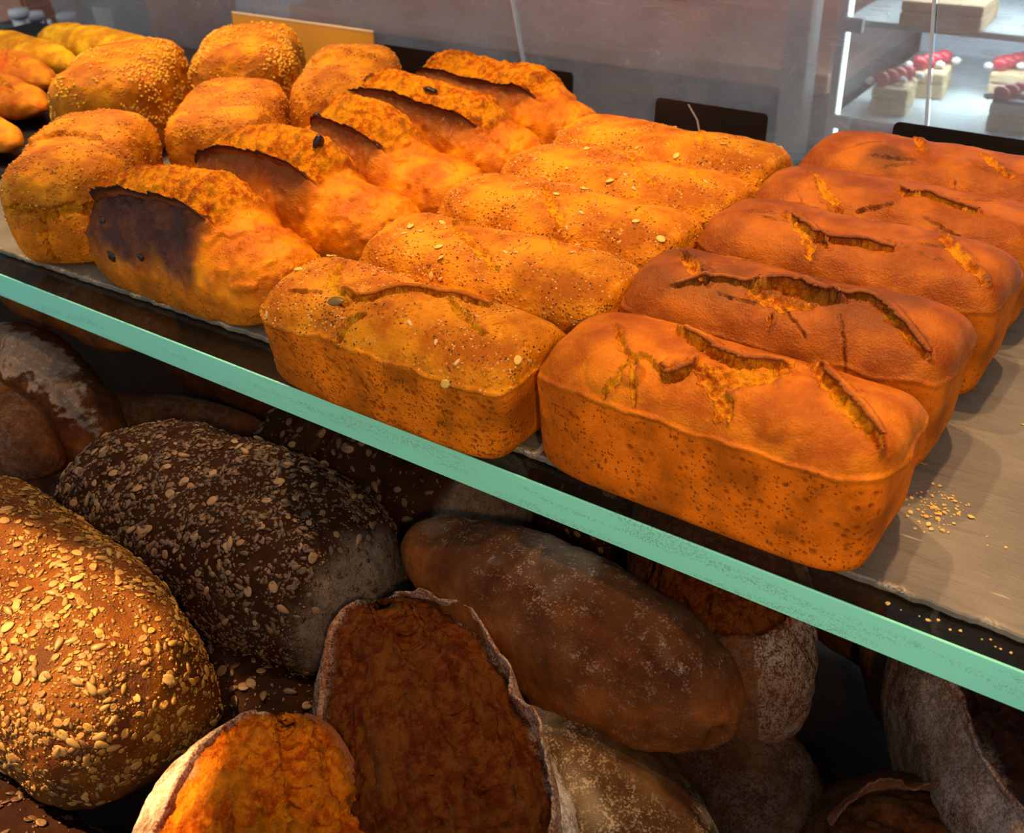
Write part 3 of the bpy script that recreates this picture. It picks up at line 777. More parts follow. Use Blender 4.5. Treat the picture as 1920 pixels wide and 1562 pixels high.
torn_loaf('glossy torn loaf with black raisins, rearmost of its row in front of a black sign', (-.78, 1.05, 0), -.02, 55, L=.28, e0=-.9, e1=.4, ear=.007)

# ---------------------------------------------------------------- upper shelf: grain loaves and millet loaves
def grain_loaf(label, loc, rz, seed, L, W, H, millet=False, slash=True, res=.0017, front=False):
    root = thing('millet_loaf' if millet else 'grain_loaf', label, 'bread', loc, (0, 0, rz), 'millet-topped loaves' if millet else 'plain grain loaves at the left')
    b = loaf_body(L, W, H, seed, res, nose=(8., 5.), flat=.42, lump=.006, fine=.0012, q=2.4, pw=.55)
    V = b.V; top = ss(.45*H, .62*H, V[:, 2]+.006*fbm(V+b.so, 30, 2, seed))
    cr = np.zeros(len(V)); dk = cr
    if slash:
        a = .5*W
        cs = [([(-L*.10, -a*.55), (-L*.02, -a*.15), (-L*.02, a*.3), (-L*.1, a*.6)], (.0035), .005, .007, 1)]
        cr, dk = carve(b, cs, ss(.6*H, .75*H, V[:, 2]), seed)
    if front:   # end face cracked where the loaf burst against its tin
        V = b.V
        Y = np.c_[V[:, 1], V[:, 2]]
        for pl, w, dep in (([(-.05, .064), (-.02, .070), (.0, .066), (.03, .072), (.05, .066)], .0050, .010), ([(.008, .066), (.012, .04), (.01, .01)], .002, .006), ([(-.035, .07), (-.038, .05)], .002, .004)):
            d, t, sd = line_field(Y, pl, .003, seed+9)
            m = (1-ss(.6*w, 1.1*w, d))*ss(L/2-.03, L/2-.012, -V[:, 0])
            b.push(-dep*m); cr = np.maximum(cr, m*.6)
    so = b.so
    brn = ss(.1, .5, fbm(b.V+so, 26, 3, seed+3))*top*.45*np.clip(1-cr, 0, 1)
    b.A.update(top=top, crack=cr, burn=np.clip(brn+.5*dk, 0, 1))
    split_body(b, np.where(top > .5, 1., 0.), ['side_crust', 'top_crust'], [M['grain']]*2, root)
    if millet:
        w = ss(.25*H, .5*H, b.V[:, 2])*ss(-.12, .12, fbm(b.V+so, 28, 3, seed+21))*(.15+.85*ss(.15, .75, np.abs(b.V[:, 1])/(W/2)))
        scatter(root, b, [('mil', 1300, .0016, .0024, 0, 1)], w+1e-6, seed+5, M['millet'], 'millet_coating')
    else:
        scatter(root, b, [('mil', 1300, .0007, .0016, 0, 1), ('ses', 60, .001, .002, .5, 1)], (.25+top)*(1-cr)*ss(-.3, .2, fbm(b.V+so, 35, 2, seed+31))+1e-6, seed+5, M['grainbump'], 'crust_blisters')
    return root
AZ = math.atan2(.8, -.6)
def along(c, d, ang=AZ): return (c[0]+d*math.cos(ang), c[1]+d*math.sin(ang), 0)
g1 = (-.985, .535)
grain_loaf('plain grain loaf at the front left corner, its end face cracked across', along((-.978, .548), .085), AZ, 61, .24, .125, .112, front=True)
grain_loaf('plain grain loaf directly behind the scorched torn loaf, middle of three', along((-.962, .745), .085), AZ, 62, .21, .13, .105, slash=False)
grain_loaf('plain grain loaf with a curved slash, furthest right and back, under the ochre card', along((-.905, .895), .10), AZ, 63, .24, .13, .116)
grain_loaf('millet-topped loaf beside the pale rolls, leftmost of the two', along((-1.20, .765), .10), AZ, 64, .24, .145, .118, millet=True, slash=False)
grain_loaf('millet-topped loaf in front of the ochre card', along((-1.13, .93), .09), AZ, 65, .21, .14, .115, millet=True, slash=False)

# ---------------------------------------------------------------- upper shelf: rolls on the black tray
def roll(label, loc, rz, seed, L, W, H, mat, bumps=.005, slashes=0, bow=0.):
    root = thing('long_roll', label, 'bread', loc, (0, 0, rz), 'long rolls on the black tray')
    b = loaf_body(L, W, H, seed, .0022, nose=(2.4, 2.4), flat=.4, lump=bumps, bow=bow)
    V = b.V; so = b.so
    b.push(.0012*np.sin(V[:, 0]*60+seed)*ss(.2*H, .7*H, V[:, 2]))
    cr = np.zeros(len(V)); dk = cr
    if slashes:
        cs = [([(-L*.34, W*.12), (-L*.1, -W*.02), (L*.12, W*.04), (L*.36, -W*.1)], .0065, .005, .004, -1)]
        cr, dk = carve(b, cs, ss(.5*H, .7*H, b.V[:, 2]), seed)
    brn = ss(.12, .5, fbm(b.V+so, 30, 3, seed+2))*.7*(slashes > 0)+.15*ss(.3, .5, fbm(b.V+so, 60, 2, seed+3))
    b.A.update(top=ss(.3*H, .6*H, b.V[:, 2]), crack=cr, burn=np.clip(brn+dk*.6, 0, 1))
    split_body(b, (cr > .5).astype(float), ['roll_crust', 'open_slash'], [mat]*2, root)
    return root
TZ = .012
roll('pale olive roll against the glass, furthest back on the tray', (-1.605, 1.045, TZ), -.02, 71, .34, .085, .06, M['ciab'], .002)
roll('pale olive roll with dark specks, second from the back on the tray', (-1.72, .965, TZ), -.06, 72, .36, .08, .055, M['ciab'], .002)
roll('reddish roll with a bubbly top, third from the back on the tray', (-1.66, .88, TZ), -.05, 73, .34, .095, .058, M['ciabred'], .005, 1)
roll('golden slashed roll beside the millet-topped loaf, second from the front on the tray', (-1.56, .80, TZ), -.04, 74, .34, .09, .056, M['ciabred'], .005, 1)
roll('plain orange roll nearest the front of the tray', (-1.45, .69, TZ), -.03, 75, .32, .085, .05, M['ciabred'], .003)
tr = thing('black_tray', 'flat black tray under the long rolls at the left', 'tray', (-1.62, .9, 0))
box('tray_base', (-.42, -.25, 0), (.40, .30, .009), M['trayblack'], tr, .003)
for nm, lo, hi in (('tray_rim', (-.42, -.25, .006), (.40, -.244, .0135)), ('tray_rim', (.394, -.25, .006), (.40, .30, .0135))): box(nm, lo, hi, M['trayblack'], tr, .0015)

# ---------------------------------------------------------------- the shelf itself
def slate(name, label, x0, x1, y0, y1, z0, z1, seed):
    nx, ny = int((x1-x0)/.004), 60
    X = np.linspace(x0, x1, nx); fr = np.concatenate([[0, .0015, .004, .008], np.linspace(.015, 1, ny-4)*(1)]); 
    ys = y0+(y1-y0)*fr
    j = .0022*fbm(np.c_[X, X*0, X*0+seed], 60, 4, seed)
    Vt = []; ch = []
    for q, y in enumerate(ys):
        w = max(0, 1-(y-y0)/.02); zz = z1-(.0012 if q == 0 else 0)
        Vt.append(np.c_[X, y+j*w, zz+0*X]); ch.append(np.clip((.95 if q < 2 else .6 if q < 3 else 0)+0*X, 0, 1)*ss(-.1, .25, fbm(np.c_[X, X*0, X*0+5.], 22, 2, seed+1)))
    bot = np.c_[X, y0+j+.0005, z0+.0015+0*X]; bot2 = np.c_[X, y0+.004+0*X, z0+0*X]
    rows = [bot2, bot]+Vt+[np.c_[X, y1+0*X, z0+0*X]]
    G = np.stack(rows, 0); ny = len(rows); V = G.reshape(-1, 3)
    i = np.arange(ny-1)[:, None]*nx; k = np.arange(nx-1)[None]
    Q = np.stack([i+k, i+k+1, i+nx+k+1, i+nx+k], -1).reshape(-1, 4)
    C = np.concatenate([0*X, 0*X]+ch+[0*X])
    ends = [np.array([[r*nx for r in range(ny)]]), np.array([[r*nx+nx-1 for r in range(ny)]])[:, ::-1]]
    return tag(mesh_obj(name, V, [Q]+ends, M['slate'], None, None, dict(chip=C), smooth=False), label, 'slate board')
slate('slate_board', 'grey-brown slate board under the seeded and brown tin loaves, bare at the right', -.642, .35, .512, 1.15, -.0068, 0, 3)
ls = slate('slate_board', 'grey-brown slate board at the left, bare in front of the black tray', -1.9, -.646, .536, 1.15, -.0068, 0, 4)
ls.rotation_euler = (0, 0, .03); ls.location = (.017, .018, 0)
gs = thing('glass_shelf', 'thick clear glass shelf with a pale green front edge carrying the loaves', 'shelf', (0, 0, 0))
box('glass_slab', (-2.2, .4925, -.036), (.6, 1.2, -.007), M['shelfglass'], gs)
box('green_edge', (-2.2, .4905, -.036), (.6, .4925, -.007), M['edge'], gs, .0006, 1)['label'] = 'pale green polished glass edge'

# guard panes behind the loaves, leaning towards the shopper
GU = np.array([-.07, -.14, 1.])
def pane(name, label, x0, x1, th=.006):
    h = .62
    o = np.array([0, 1.21, -.007]); nrm = np.cross([1, 0, 0], GU); nrm /= np.linalg.norm(nrm)
    c = [o+[x0, 0, 0], o+[x1, 0, 0], o+GU*h+[x1, 0, 0], o+GU*h+[x0, 0, 0]]
    V = np.array(c+[p-nrm*th for p in c])
    Q = np.array([[0, 1, 2, 3], [7, 6, 5, 4], [0, 4, 5, 1], [1, 5, 6, 2], [2, 6, 7, 3], [3, 7, 4, 0]])
    root = thing(name, label, 'glass pane', tuple(o+[(x0+x1)/2, 0, 0]), group='guard panes behind the loaves')
    V = V-(o+[(x0+x1)/2, 0, 0])
    mesh_obj('pane', V, [Q], M['guard'], root, smooth=False)
    e = np.array([V[1]-[.0015, 0, 0], V[1]+[.0005, 0, 0], V[2]+[.0005, 0, 0], V[2]-[.0015, 0, 0]]); e = np.vstack([e+nrm*.0006, e-nrm*(th+.0006)])
    mesh_obj('polished_side', e, [Q], M['whiteplastic'], root, smooth=False)
pane('guard_pane', 'scratched clear guard pane at the left, behind the rolls and ochre card', -1.965, -.846)
pane('guard_pane', 'scratched clear guard pane in the middle, behind the torn and seeded loaves', -.842, -.2945)
pane('guard_pane', 'clear guard pane at the right in front of the lit cake case', -.2905, .4)

def sign(label, x0, x1, ztop, y, mat, lean=-.10, group=None, edge=None, name='price_sign', r=.006):
    import bmesh
    root = thing(name, label, 'sign', ((x0+x1)/2, y, -.0065), (lean, 0, 0), group)
    w, h, th = (x1-x0)/2, ztop+.0065, .0025
    pts = [(-w, 0), (w, 0)]
    for cx, cz, a0 in ((w-r, h-r, 0), (-w+r, h-r, PI/2)):
        pts += [(cx+r*math.cos(a0+t), cz+r*math.sin(a0+t)) for t in np.linspace(0, PI/2, 6)]
    n = len(pts); V = [(x, -th/2, z) for x, z in pts]+[(x, th/2, z) for x, z in pts]
    F = [list(range(n)), list(range(2*n-1, n-1, -1))]
    S = [[i, i+n, (i+1) % n+n, (i+1) % n] for i in range(n)]
    mesh_obj('sign_board', V, [np.array([F[0]]), np.array([F[1]]), np.array(S)], mat, root, smooth=False)
    if edge: box('sign_top_edge', (-w, -th/2-.0004, h-.0022), (w, th/2+.0004, h+.0006), edge, root)
    box('sign_foot', (-w*.7, -.002, 0), (w*.7, .022, .0022), mat, root)
    return root
SYY = 1.172
sign('blank ochre card sign behind the millet-topped and grain loaves', -1.418, -1.108, .087, SYY, M['yellow'], edge=M['cream'], group='price signs along the guard glass', r=.0015)
sign('black price sign between the ochre card and the rearmost torn loaf', -1.09, -.93, .0705, SYY, M['black'], group='price signs along the guard glass')
sign('black price sign half hidden behind the rearmost torn loaf', -.905, -.755, .0690, SYY, M['black'], group='price signs along the guard glass')
root = sign('cracked black price sign above the rearmost seed-flecked loaf', -.607, -.46, .068, 1.13, M['black'], group='price signs along the guard glass')
zz = [(-.03, .072), (-.016, .055), (-.008, .03), (-.004, .008)]
for q in range(3): 
    a, c = zz[q], zz[q+1]
    V = [(a[0], -.0022, a[1]), (a[0]+.002, -.0022, a[1]), (c[0]+.002, -.0022, c[1]), (c[0], -.0022, c[1])]
    V = V+[(x, -.001, z) for x, y, z in V]
    mesh_obj('scratch_mark', V, [np.array([[0, 3, 2, 1], [4, 5, 6, 7], [0, 1, 5, 4], [1, 2, 6, 5], [2, 3, 7, 6], [3, 0, 4, 7]])], M['alu'], root, smooth=False)['label'] = 'pale scratch'
sign('black price sign behind the rearmost brown loaf, before the cake case', -.328, -.165, .0675, SYY, M['black'], group='price signs along the guard glass')

# crumbs
def crumbs(name, label, cx, cy, n, sx, sy, seed, z=0., smin=.0006, smax=.002, grp=None):
    r = np.random.RandomState(seed); V, F = I1; VV = []; FF = []
    for i in range(n):
        s = smin+(smax-smin)*r.rand()**2.5; p = np.array([cx+r.normal()*sx, cy+r.normal()*sy, z+s*.5])
        VV.append(V*s*(1+.5*r.normal(size=V.shape)*.5)*np.array([1, .8, .6])+p); FF.append(F+i*len(V))
    o = mesh_obj(name, np.vstack(VV), [np.vstack(FF)], M['crumbs'], None, smooth=False)
    return tag(o, label, 'crumbs', None, 'stuff')
crumbs('bread_crumbs', 'yellow bread crumbs scattered on the slate beside the front brown loaves', -.098, .603, 110, .010, .012, 5)
crumbs('bread_crumbs', 'few stray crumbs over the bare slate at the right', -.02, .66, 30, .04, .08, 6, smax=.0015)
crumbs('bread_crumbs', 'crumbs on the glass strip in front of the slate', -.05, .503, 14, .03, .002, 8, z=-.0068, smax=.0022)
crumbs('bread_crumbs', 'crumbs on the bare slate left of the cracked grain loaf', -1.16, .60, 5, .02, .03, 9, smin=.002, smax=.003)

# ---------------------------------------------------------------- lower shelf
BZ = -.275
lb = thing('lower_shelf', 'dark brown lower shelf board beneath the piled loaves', 'shelf', (0, 0, BZ))
box('shelf_board', (-2., -.15, -.025), (.7, 1.15, 0), M['board'], lb, .003)

def seed_loaf(label, loc, rot, seed, L, W, H, mat, seedm, spec, n_big, bare=None, nose=(3.5, 4.5), res=.0024, group='loaves rolled in seeds', big=('sunflower_seed', 'oat_flake'), bigm=None):
    root = thing('seeded_loaf', label, 'bread', loc, rot, group)
    b = loaf_body(L, W, H, seed, res, nose=nose, flat=.42, lump=.007, q=2.1, fine=.0016, pw=.85)
    V = b.V; w = ss(.22*H, .45*H, V[:, 2]+.012*fbm(V+b.so, 30, 2, seed))*(.35+.65*ss(-.25, .2, fbm(V+b.so, 35, 3, seed+1)))
    fl = np.zeros(len(V))
    if bare is not None:
        bm = ss(bare-.10, bare+.02, b.t+.05*fbm(V+b.so, 40, 3, seed+2)); w = w*(1-.93*bm); fl = bm*.75
    b.A.update(flour=fl, burn=ss(.1, .5, fbm(V+b.so, 25, 2, seed+3))*.6)
    lab = (fl > .4).astype(float)
    split_body(b, lab, ['loaf_crust', 'bare_end'], [mat]*2, root)
    scatter(root, b, spec, w+1e-7, seed, seedm)
    if n_big:
        up = w*ss(-.2, .3, b.N[:, 2])
        seeds_single(root, b, 'sunflower_seed', 'sun', n_big, .0046, .0060, up, seed+70, bigm[0])
        seeds_single(root, b, 'oat_flake', 'oat', n_big, .0040, .0056, up, seed+71, bigm[1])
    return root, b

SPL = [('oat', 1000, .0022, .0044, .5, 1), ('sun', 420, .0030, .0048, .3, .9), ('flake', 4200, .0009, .0028, .2, 1), ('ses', 6000, .0007, .0017, 0, 1)]
SPD = [('oat', 420, .0022, .0042, .4, 1), ('sun', 1000, .0030, .0048, .2, .75), ('flake', 5000, .0014, .0030, .0, .6), ('ses', 2600, .0010, .0019, 0, 1)]
SPE = [('oat', 110, .004, .006, .4, 1), ('sun', 80, .004, .007, .3, .8), ('ses', 700, .0013, .0024, 0, .8)]
seed_loaf('seed-crusted loaf lit golden orange, at the lower left', (-.69, .262, -.205), (.06, .08, -.10), 81, .36, .170, .150, M['litseed'], M['mixseed'], SPL, 50, nose=(4, 4.2), bigm=(M['sunny'], M['oat']))
seed_loaf('dark seed-crusted loaf with a grey bare end, behind the orange-lit seed-crusted loaf', (-.645, .418, -.218), (0, .03, .09), 82, .35, .18, .162, M['dark'], M['darkmix'], SPD, 50, bare=.88, nose=(3, 4.8), bigm=(M['darkoat'], M['darkoat']))
seed_loaf('dark seed-crusted loaf with a grey end, half hidden under the green glass edge', (-.60, .585, -.235), (0, .0, .02), 83, .32, .15, .14, M['dark'], M['darkmix'], SPE, 0, bare=.72, nose=(3.5, 5))
seed_loaf('dark seed-crusted loaf deep under the shelf behind the tapered brown loaf', (-.44, .72, -.265), (0, 0, .1), 84, .28, .14, .13, M['dark'], M['darkmix'], SPE, 0)
seed_loaf('dark seed-crusted loaf low in the gap between two larger seeded loaves', (-.545, .325, BZ+.004), (0, 0, .1), 85, .26, .09, .115, M['dark'], M['darkmix'], SPE, 0)
seed_loaf('dark seed-crusted loaf showing only as a sliver in the bottom left corner', (-.555, .135, BZ+.004), (0, 0, -.1), 86, .26, .12, .085, M['dark'], M['darkmix'], SPE, 0)

def surf_points(b, tt, ph):
    kd = kdtree.KDTree(len(b.V)); R = .06; Lh = np.abs(b.V[:, 0]).max()
    for i in range(len(b.V)): kd.insert((b.t[i]*Lh, b.phi[i]*R, 0), i)
    kd.balance()
    ix = [kd.find((t*Lh, p*R, 0))[1] for t, p in zip(tt, ph)]
    P = b.V[ix]; N = b.N[ix]
    k = np.ones(7)/7
    sm = lambda A: np.stack([np.convolve(np.pad(A[:, c], 3, 'edge'), k, 'valid') for c in range(3)], 1)
    return sm(P), sm(N)

def split_loaf(name, label, loc, rot, seed, L, W, H, mat, p1, p2, t0, t1, nose=(2.6, 2.6), q=2., depth=.012, flour=(0., 0.), lips=(0., 0.), rough=.0035, res=.0017, group='rustic split loaves', flat=.38, leans=(.5, .5), top_burn=0.):
    """a rustic loaf opened along its length between angles p1(t) and p2(t)"""
    root = thing(name, label, 'bread', loc, rot, group)
    b = loaf_body(L, W, H, seed, res, nose=nose, flat=flat, q=q, lump=.006)
    t, ph = b.t, b.phi; V = b.V; so = b.so
    wob = .10*fbm(V+so, 30, 3, seed)
    tm = np.clip((t-t0)/(t1-t0), 0, 1); sh = np.sqrt(np.clip(1-(2*tm-1)**2, 0, 1))
    a1, a2 = p1*sh, p2*sh
    mid = .5*(a1+a2); hw = np.maximum(.5*(a2-a1), 1e-3)
    u = (ph+wob*.5-mid)/hw
    ins = (t > t0) & (t < t1)
    m = (1-ss(.93, 1.04, np.abs(u)))*ins*ss(0, .15, sh)
    bowl = np.clip(1-np.abs(u)**2.5, 0, 1)
    if name == 'split_loaf' and seed in (91, 92): b.push(m*(-.006*np.exp(-((u-.3-.25*t)/.10)**2)+.003*np.exp(-((u-.58-.2*t)/.12)**2)))
    fib = fbm(np.c_[V[:, 0]*.55+V[:, 1]*.3, V[:, 1]*1.4, V[:, 2]]+so, 85, 4, seed+3, .6)
    b.push(m*(-depth*(.35+.65*bowl)+rough*fib)+(1-m)*.0008*fbm(V+so, 90, 2, seed+9))
    sgn = (u > 0)
    out = (1-m)
    sgn = ss(-.3, .4, u); fl = out*(flour[0]*(1-sgn)+flour[1]*sgn)*(1-ss(1.6, 2.9, np.abs(ph)))*(1-.6*ss(.72, .95, t))
    fl = np.clip(fl*(.75+.5*fbm(V+so, 20, 2, seed+7)), 0, 1)
    edge = np.exp(-((np.abs(u)-1.0)*hw*.06/.004)**2)*ins
    brn = np.clip(edge*.6*(m > .3)+m*ss(.1, .5, fib)*.35+top_burn*m, 0, 1)
    b.A.update(crack=m, flour=fl, burn=brn, top=b.A['top'])
    split_body(b, (m > .5).astype(float), ['loaf_crust', 'open_crumb'], [mat]*2, root)
    for side, (pp, h, ln, f) in enumerate(((p1, lips[0], leans[0], flour[0]), (p2, lips[1], leans[1], flour[1]))):
        if h <= 0: continue
        tt = np.linspace(t0+.04*(t1-t0), t1-.04*(t1-t0), 110); s2 = np.sqrt(np.clip(1-(2*(tt-t0)/(t1-t0)-1)**2, 0, 1))
        P, N = surf_points(b, tt, pp*s2*1.03)
        inward = np.cross(np.tile([[1., 0, 0]], (len(P), 1)), N)*(1 if side == 0 else -1)
        lean = N*(1-ln)-inward*ln*(-1 if side == 0 else -1)*1.; lean = N+inward*(-ln); lean /= np.linalg.norm(lean, axis=1)[:, None]
        flap(root, P, lean, h*s2**.7, M['flap'], seed+side, thick=.003, rag=.28, burn=.35, flour=.5*f, name='crust_flap')['label'] = 'raised dark crust edge'
    return root, b

R = math.radians
split_loaf('split_loaf', 'large dark split loaf with a broad open crumb, bottom centre', (-.326, .322, -.205), (R(-4), 0, R(-35)), 91, .33, .150, .147, M['rustic'], -1.15, .78, -.97, 1.05, depth=.010, flour=(.5, 1.), lips=(.004, .016), rough=.004, leans=(.2, .55))
split_loaf('split_loaf', 'orange-lit split loaf with a pale floury flank, bottom edge left of centre', (-.338, .176, -.200), (R(6), 0, R(-54)), 92, .30, .16, .15, M['rusticlit'], -.42, 1.25, -.98, 1.05, depth=.008, flour=(1., .1), lips=(.004, .004), rough=.005, leans=(.3, .2))
def plain_loaf(name, label, loc, rot, seed, L, W, H, mat, nose=(2.4, 2.4), q=2., flour=.5, flourtop=0., res=.0019, group='brown oval loaves', flat=.4, skew=0., dimple=None, ridge=0., lump=.006, fts=(.55, .95)):
    root = thing(name, label, 'bread', loc, rot, group)
    b = loaf_body(L, W, H, seed, res, nose=nose, flat=flat, q=q, lump=lump, skew=skew)
    if dimple is not None:
        d = np.linalg.norm(b.V-np.array(dimple), axis=1); b.push(-.007*np.exp(-(d/.0065)**2)+.002*np.exp(-((d-.012)/.004)**2))
    if ridge:
        dd = b.V[:, 1]-.25*W*np.cos(b.V[:, 0]*14); b.push(ridge*np.exp(-(dd/.008)**2)*ss(.5*H, .8*H, b.V[:, 2])*ss(.1, .5, b.t))
    V = b.V; so = b.so; n = fbm(V+so, 14, 3, seed+4)
    fl = np.clip(flour*(.55+1.1*n)+flourtop*ss(fts[0], fts[1], b.N[:, 2]+.25*n), 0, 1)
    b.A.update(flour=fl, burn=ss(.15, .5, fbm(V+so, 22, 2, seed+6))*.3, top=ss(.55*H, .85*H, V[:, 2]))
    split_body(b, np.zeros(len(V)), ['loaf_crust'], [mat], root)
    return root, b
plain_loaf('oval_loaf', 'tapered brown loaf with a dusty blunt nose, lying under the green glass edge', (-.312, .455, -.140), (R(0), R(4), R(-3)), 93, .295, .112, .098, M['oval'], nose=(1.55, 2.7), flour=.36, flourtop=.38, fts=(.72, 1.0), dimple=(.141, -.015, .045), ridge=.003, group='brown oval loaves')
plain_loaf('oval_loaf', 'flour-speckled flat loaf beneath the tapered brown loaf, bottom centre right', (-.240, .385, -.232), (R(0), R(2), R(-31)), 94, .36, .13, .112, M['floury'], nose=(2.4, 2.3), flour=.75, flourtop=.2)
split_loaf('split_loaf', 'split brown loaf with a grey floury flap, right of the tapered brown loaf', (-.250, .592, -.190), (R(0), R(4), R(-51)), 95, .28, .125, .13, M['rustic'], -1.2, 1.05, -.9, .72, depth=.007, flour=(.1, .42), lips=(0, .010), nose=(2.6, 3.), leans=(.2, .3))
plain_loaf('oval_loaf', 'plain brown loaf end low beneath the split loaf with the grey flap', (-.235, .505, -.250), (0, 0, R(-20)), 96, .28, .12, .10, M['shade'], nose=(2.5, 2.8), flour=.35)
split_loaf('split_loaf', 'big floury grey split loaf in the lower right corner', (.055, .530, -.235), (R(4), 0, R(-45)), 97, .40, .17, .175, M['greyflour'], -.72, 1.2, -.98, 1.05, depth=.014, flour=(.85, .2), lips=(.007, 0), nose=(3.2, 3.), rough=.006, top_burn=.35)
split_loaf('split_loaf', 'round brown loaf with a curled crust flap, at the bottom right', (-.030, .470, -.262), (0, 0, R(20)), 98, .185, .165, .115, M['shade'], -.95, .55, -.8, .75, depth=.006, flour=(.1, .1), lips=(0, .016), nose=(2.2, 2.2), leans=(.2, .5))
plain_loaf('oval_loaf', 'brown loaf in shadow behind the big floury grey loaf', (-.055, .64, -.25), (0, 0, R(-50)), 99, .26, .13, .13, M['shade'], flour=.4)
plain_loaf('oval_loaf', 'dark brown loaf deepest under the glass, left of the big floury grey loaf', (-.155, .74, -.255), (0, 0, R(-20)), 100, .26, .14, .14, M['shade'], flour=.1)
BG = 'baguettes at the left under the shelf'
plain_loaf('baguette', 'floury brown baguette tight under the glass edge at the far left', (-1.09, .60, -.14), (0, 0, R(0)), 101, .34, .10, .09, M['oval'], flour=.35, flourtop=.2, group=BG)
plain_loaf('baguette', 'pointed baguette with a white floury stripe, left under the shelf', (-1.03, .50, -.205), (0, R(8), R(-12)), 102, .32, .105, .10, M['oval'], nose=(2.2, 1.55), flour=.15, flourtop=.9, group=BG, fts=(.78, .95))
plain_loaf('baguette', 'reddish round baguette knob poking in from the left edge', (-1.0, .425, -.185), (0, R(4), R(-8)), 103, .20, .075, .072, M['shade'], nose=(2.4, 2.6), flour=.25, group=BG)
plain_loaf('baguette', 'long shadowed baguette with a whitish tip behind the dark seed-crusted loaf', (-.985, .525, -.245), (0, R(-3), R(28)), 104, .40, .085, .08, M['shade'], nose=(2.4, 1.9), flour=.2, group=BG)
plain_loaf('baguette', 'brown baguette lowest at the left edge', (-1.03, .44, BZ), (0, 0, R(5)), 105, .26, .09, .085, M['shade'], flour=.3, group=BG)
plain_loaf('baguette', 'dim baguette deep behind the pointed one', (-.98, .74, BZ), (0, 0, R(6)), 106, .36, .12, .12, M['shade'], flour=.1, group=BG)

# ---------------------------------------------------------------- behind the guard glass
def struct(o): o['kind'] = 'structure'; return o
struct(box('floor', (-5, -1.2, -1.08), (3, 4.2, -1.02), M['floor']))
struct(box('wall_back', (-5, 3.6, -1.02), (3, 3.7, 1.9), M['wallb']))

ct = thing('back_counter', 'wooden service counter with a dark plinth, blurred behind the guard glass', 'counter', (-1.55, 2.3, -1.02))
box('counter_front', (-.75, 0, .0), (.78, .5, .80), M['counterdark'], ct, .004)
box('counter_top', (-.80, -.14, .80), (.80, .55, .845), M['counter'], ct, .006)
box('wood_panel', (-.78, .35, .845), (.80, .40, 1.75), M['counter'], ct, .004)
for k in range(4): box('drawer_front', (-.7+.37*k, -.012, .45), (-.36+.37*k, 0, .76), M['counterdark'], ct, .004)
# steel canisters and white bottle at the far left
def canister(label, x, y, z, r, h):
    t = thing('steel_canister', label, 'canister', (x, y, z), group='steel canisters at the far left')
    lathe('body', [(0, 0), (r, 0), (r, h), (0, h)], M['steel'], t)
    lathe('lid', [(0, h), (r*1.18, h), (r*1.2, h+.012), (r*1.1, h+.02), (0, h+.02)], M['whiteplastic'], t)
sc = thing('side_counter', 'dark side counter carrying canisters, far left behind the rolls', 'counter', (-2.95, 1.75, -1.02))
box('counter_body', (-.6, 0, 0), (.55, .5, .72), M['counterdark'], sc, .004)
box('counter_top', (-.62, -.02, .72), (.57, .52, .75), M['counterdark'], sc, .004)
def far(px, py, Y):
    d = RT.T @ np.array([px-960, py-781, F_PX]); t = Y/d[1]; return d*t+np.array([0, 0, .45])
q = far(33, 17, 1.85); cz = q[2]-.175
canister('tall steel canister with a white rim, standing in front of the others', q[0], 1.85, cz, .026, .155)
canister('short steel canister left of the tall one', q[0]-.055, 1.93, cz, .026, .125)
canister('short steel canister right of the tall one', q[0]+.06, 1.97, cz, .026, .125)
wb = thing('white_bottle', 'slim white bottle right of the steel canisters', 'bottle', (far(90, 30, 1.9)[0], 1.9, cz))
lathe('body', [(0, 0), (.014, 0), (.015, .10), (.011, .115), (0, .115)], M['whiteplastic'], wb)
lathe('nozzle', [(0, .115), (.008, .115), (.006, .14), (.0, .142)], M['whiteplastic'], wb)
sc.location.z = cz-.75; sc.location.x = q[0]-.1

M['greycab'] = mottled('grey_cabinet_front', (.62, .64, .69), (.76, .78, .83), 3, .5)
M['glare'] = plain('white_glare', (.9, .92, .95), .6)
gc = thing('added_cabinet', 'pale grey cabinet added to lighten the view through the left guard pane', 'cabinet', (-3.0, 2.98, -1.02))  # cabinet added to lighten what shows through the left pane
box('cabinet_body', (-.55, 0, 0), (1.35, .4, 2.6), M['greycab'], gc, .004)
for k in range(3): box('cabinet_door', (-.53+.63*k, -.018, .1), (.08+.63*k, 0, 2.5), M['greycab'], gc, .004)
q = far(195, 38, 2.955)
nb = thing('white_glare', 'white sheet standing in for a reflection in the left guard pane', 'glare', tuple(q))  # white sheet added in place of a reflection in the left pane
box('glare_sheet', (-.07, 0, -.055), (.07, .0015, .055), M['glare'], nb)
q = far(20, 22, 2.4)
bx = thing('brown_cupboard', 'brown cupboard at the top left corner behind the steel canisters', 'cupboard', (q[0], q[1], -1.02))
box('cupboard_body', (-.27, 0, 0), (.12, .25, 1.2), M['counter'], bx, .004)
box('cupboard_door', (-.26, -.012, .05), (.11, 0, 1.18), M['counter'], bx, .003)

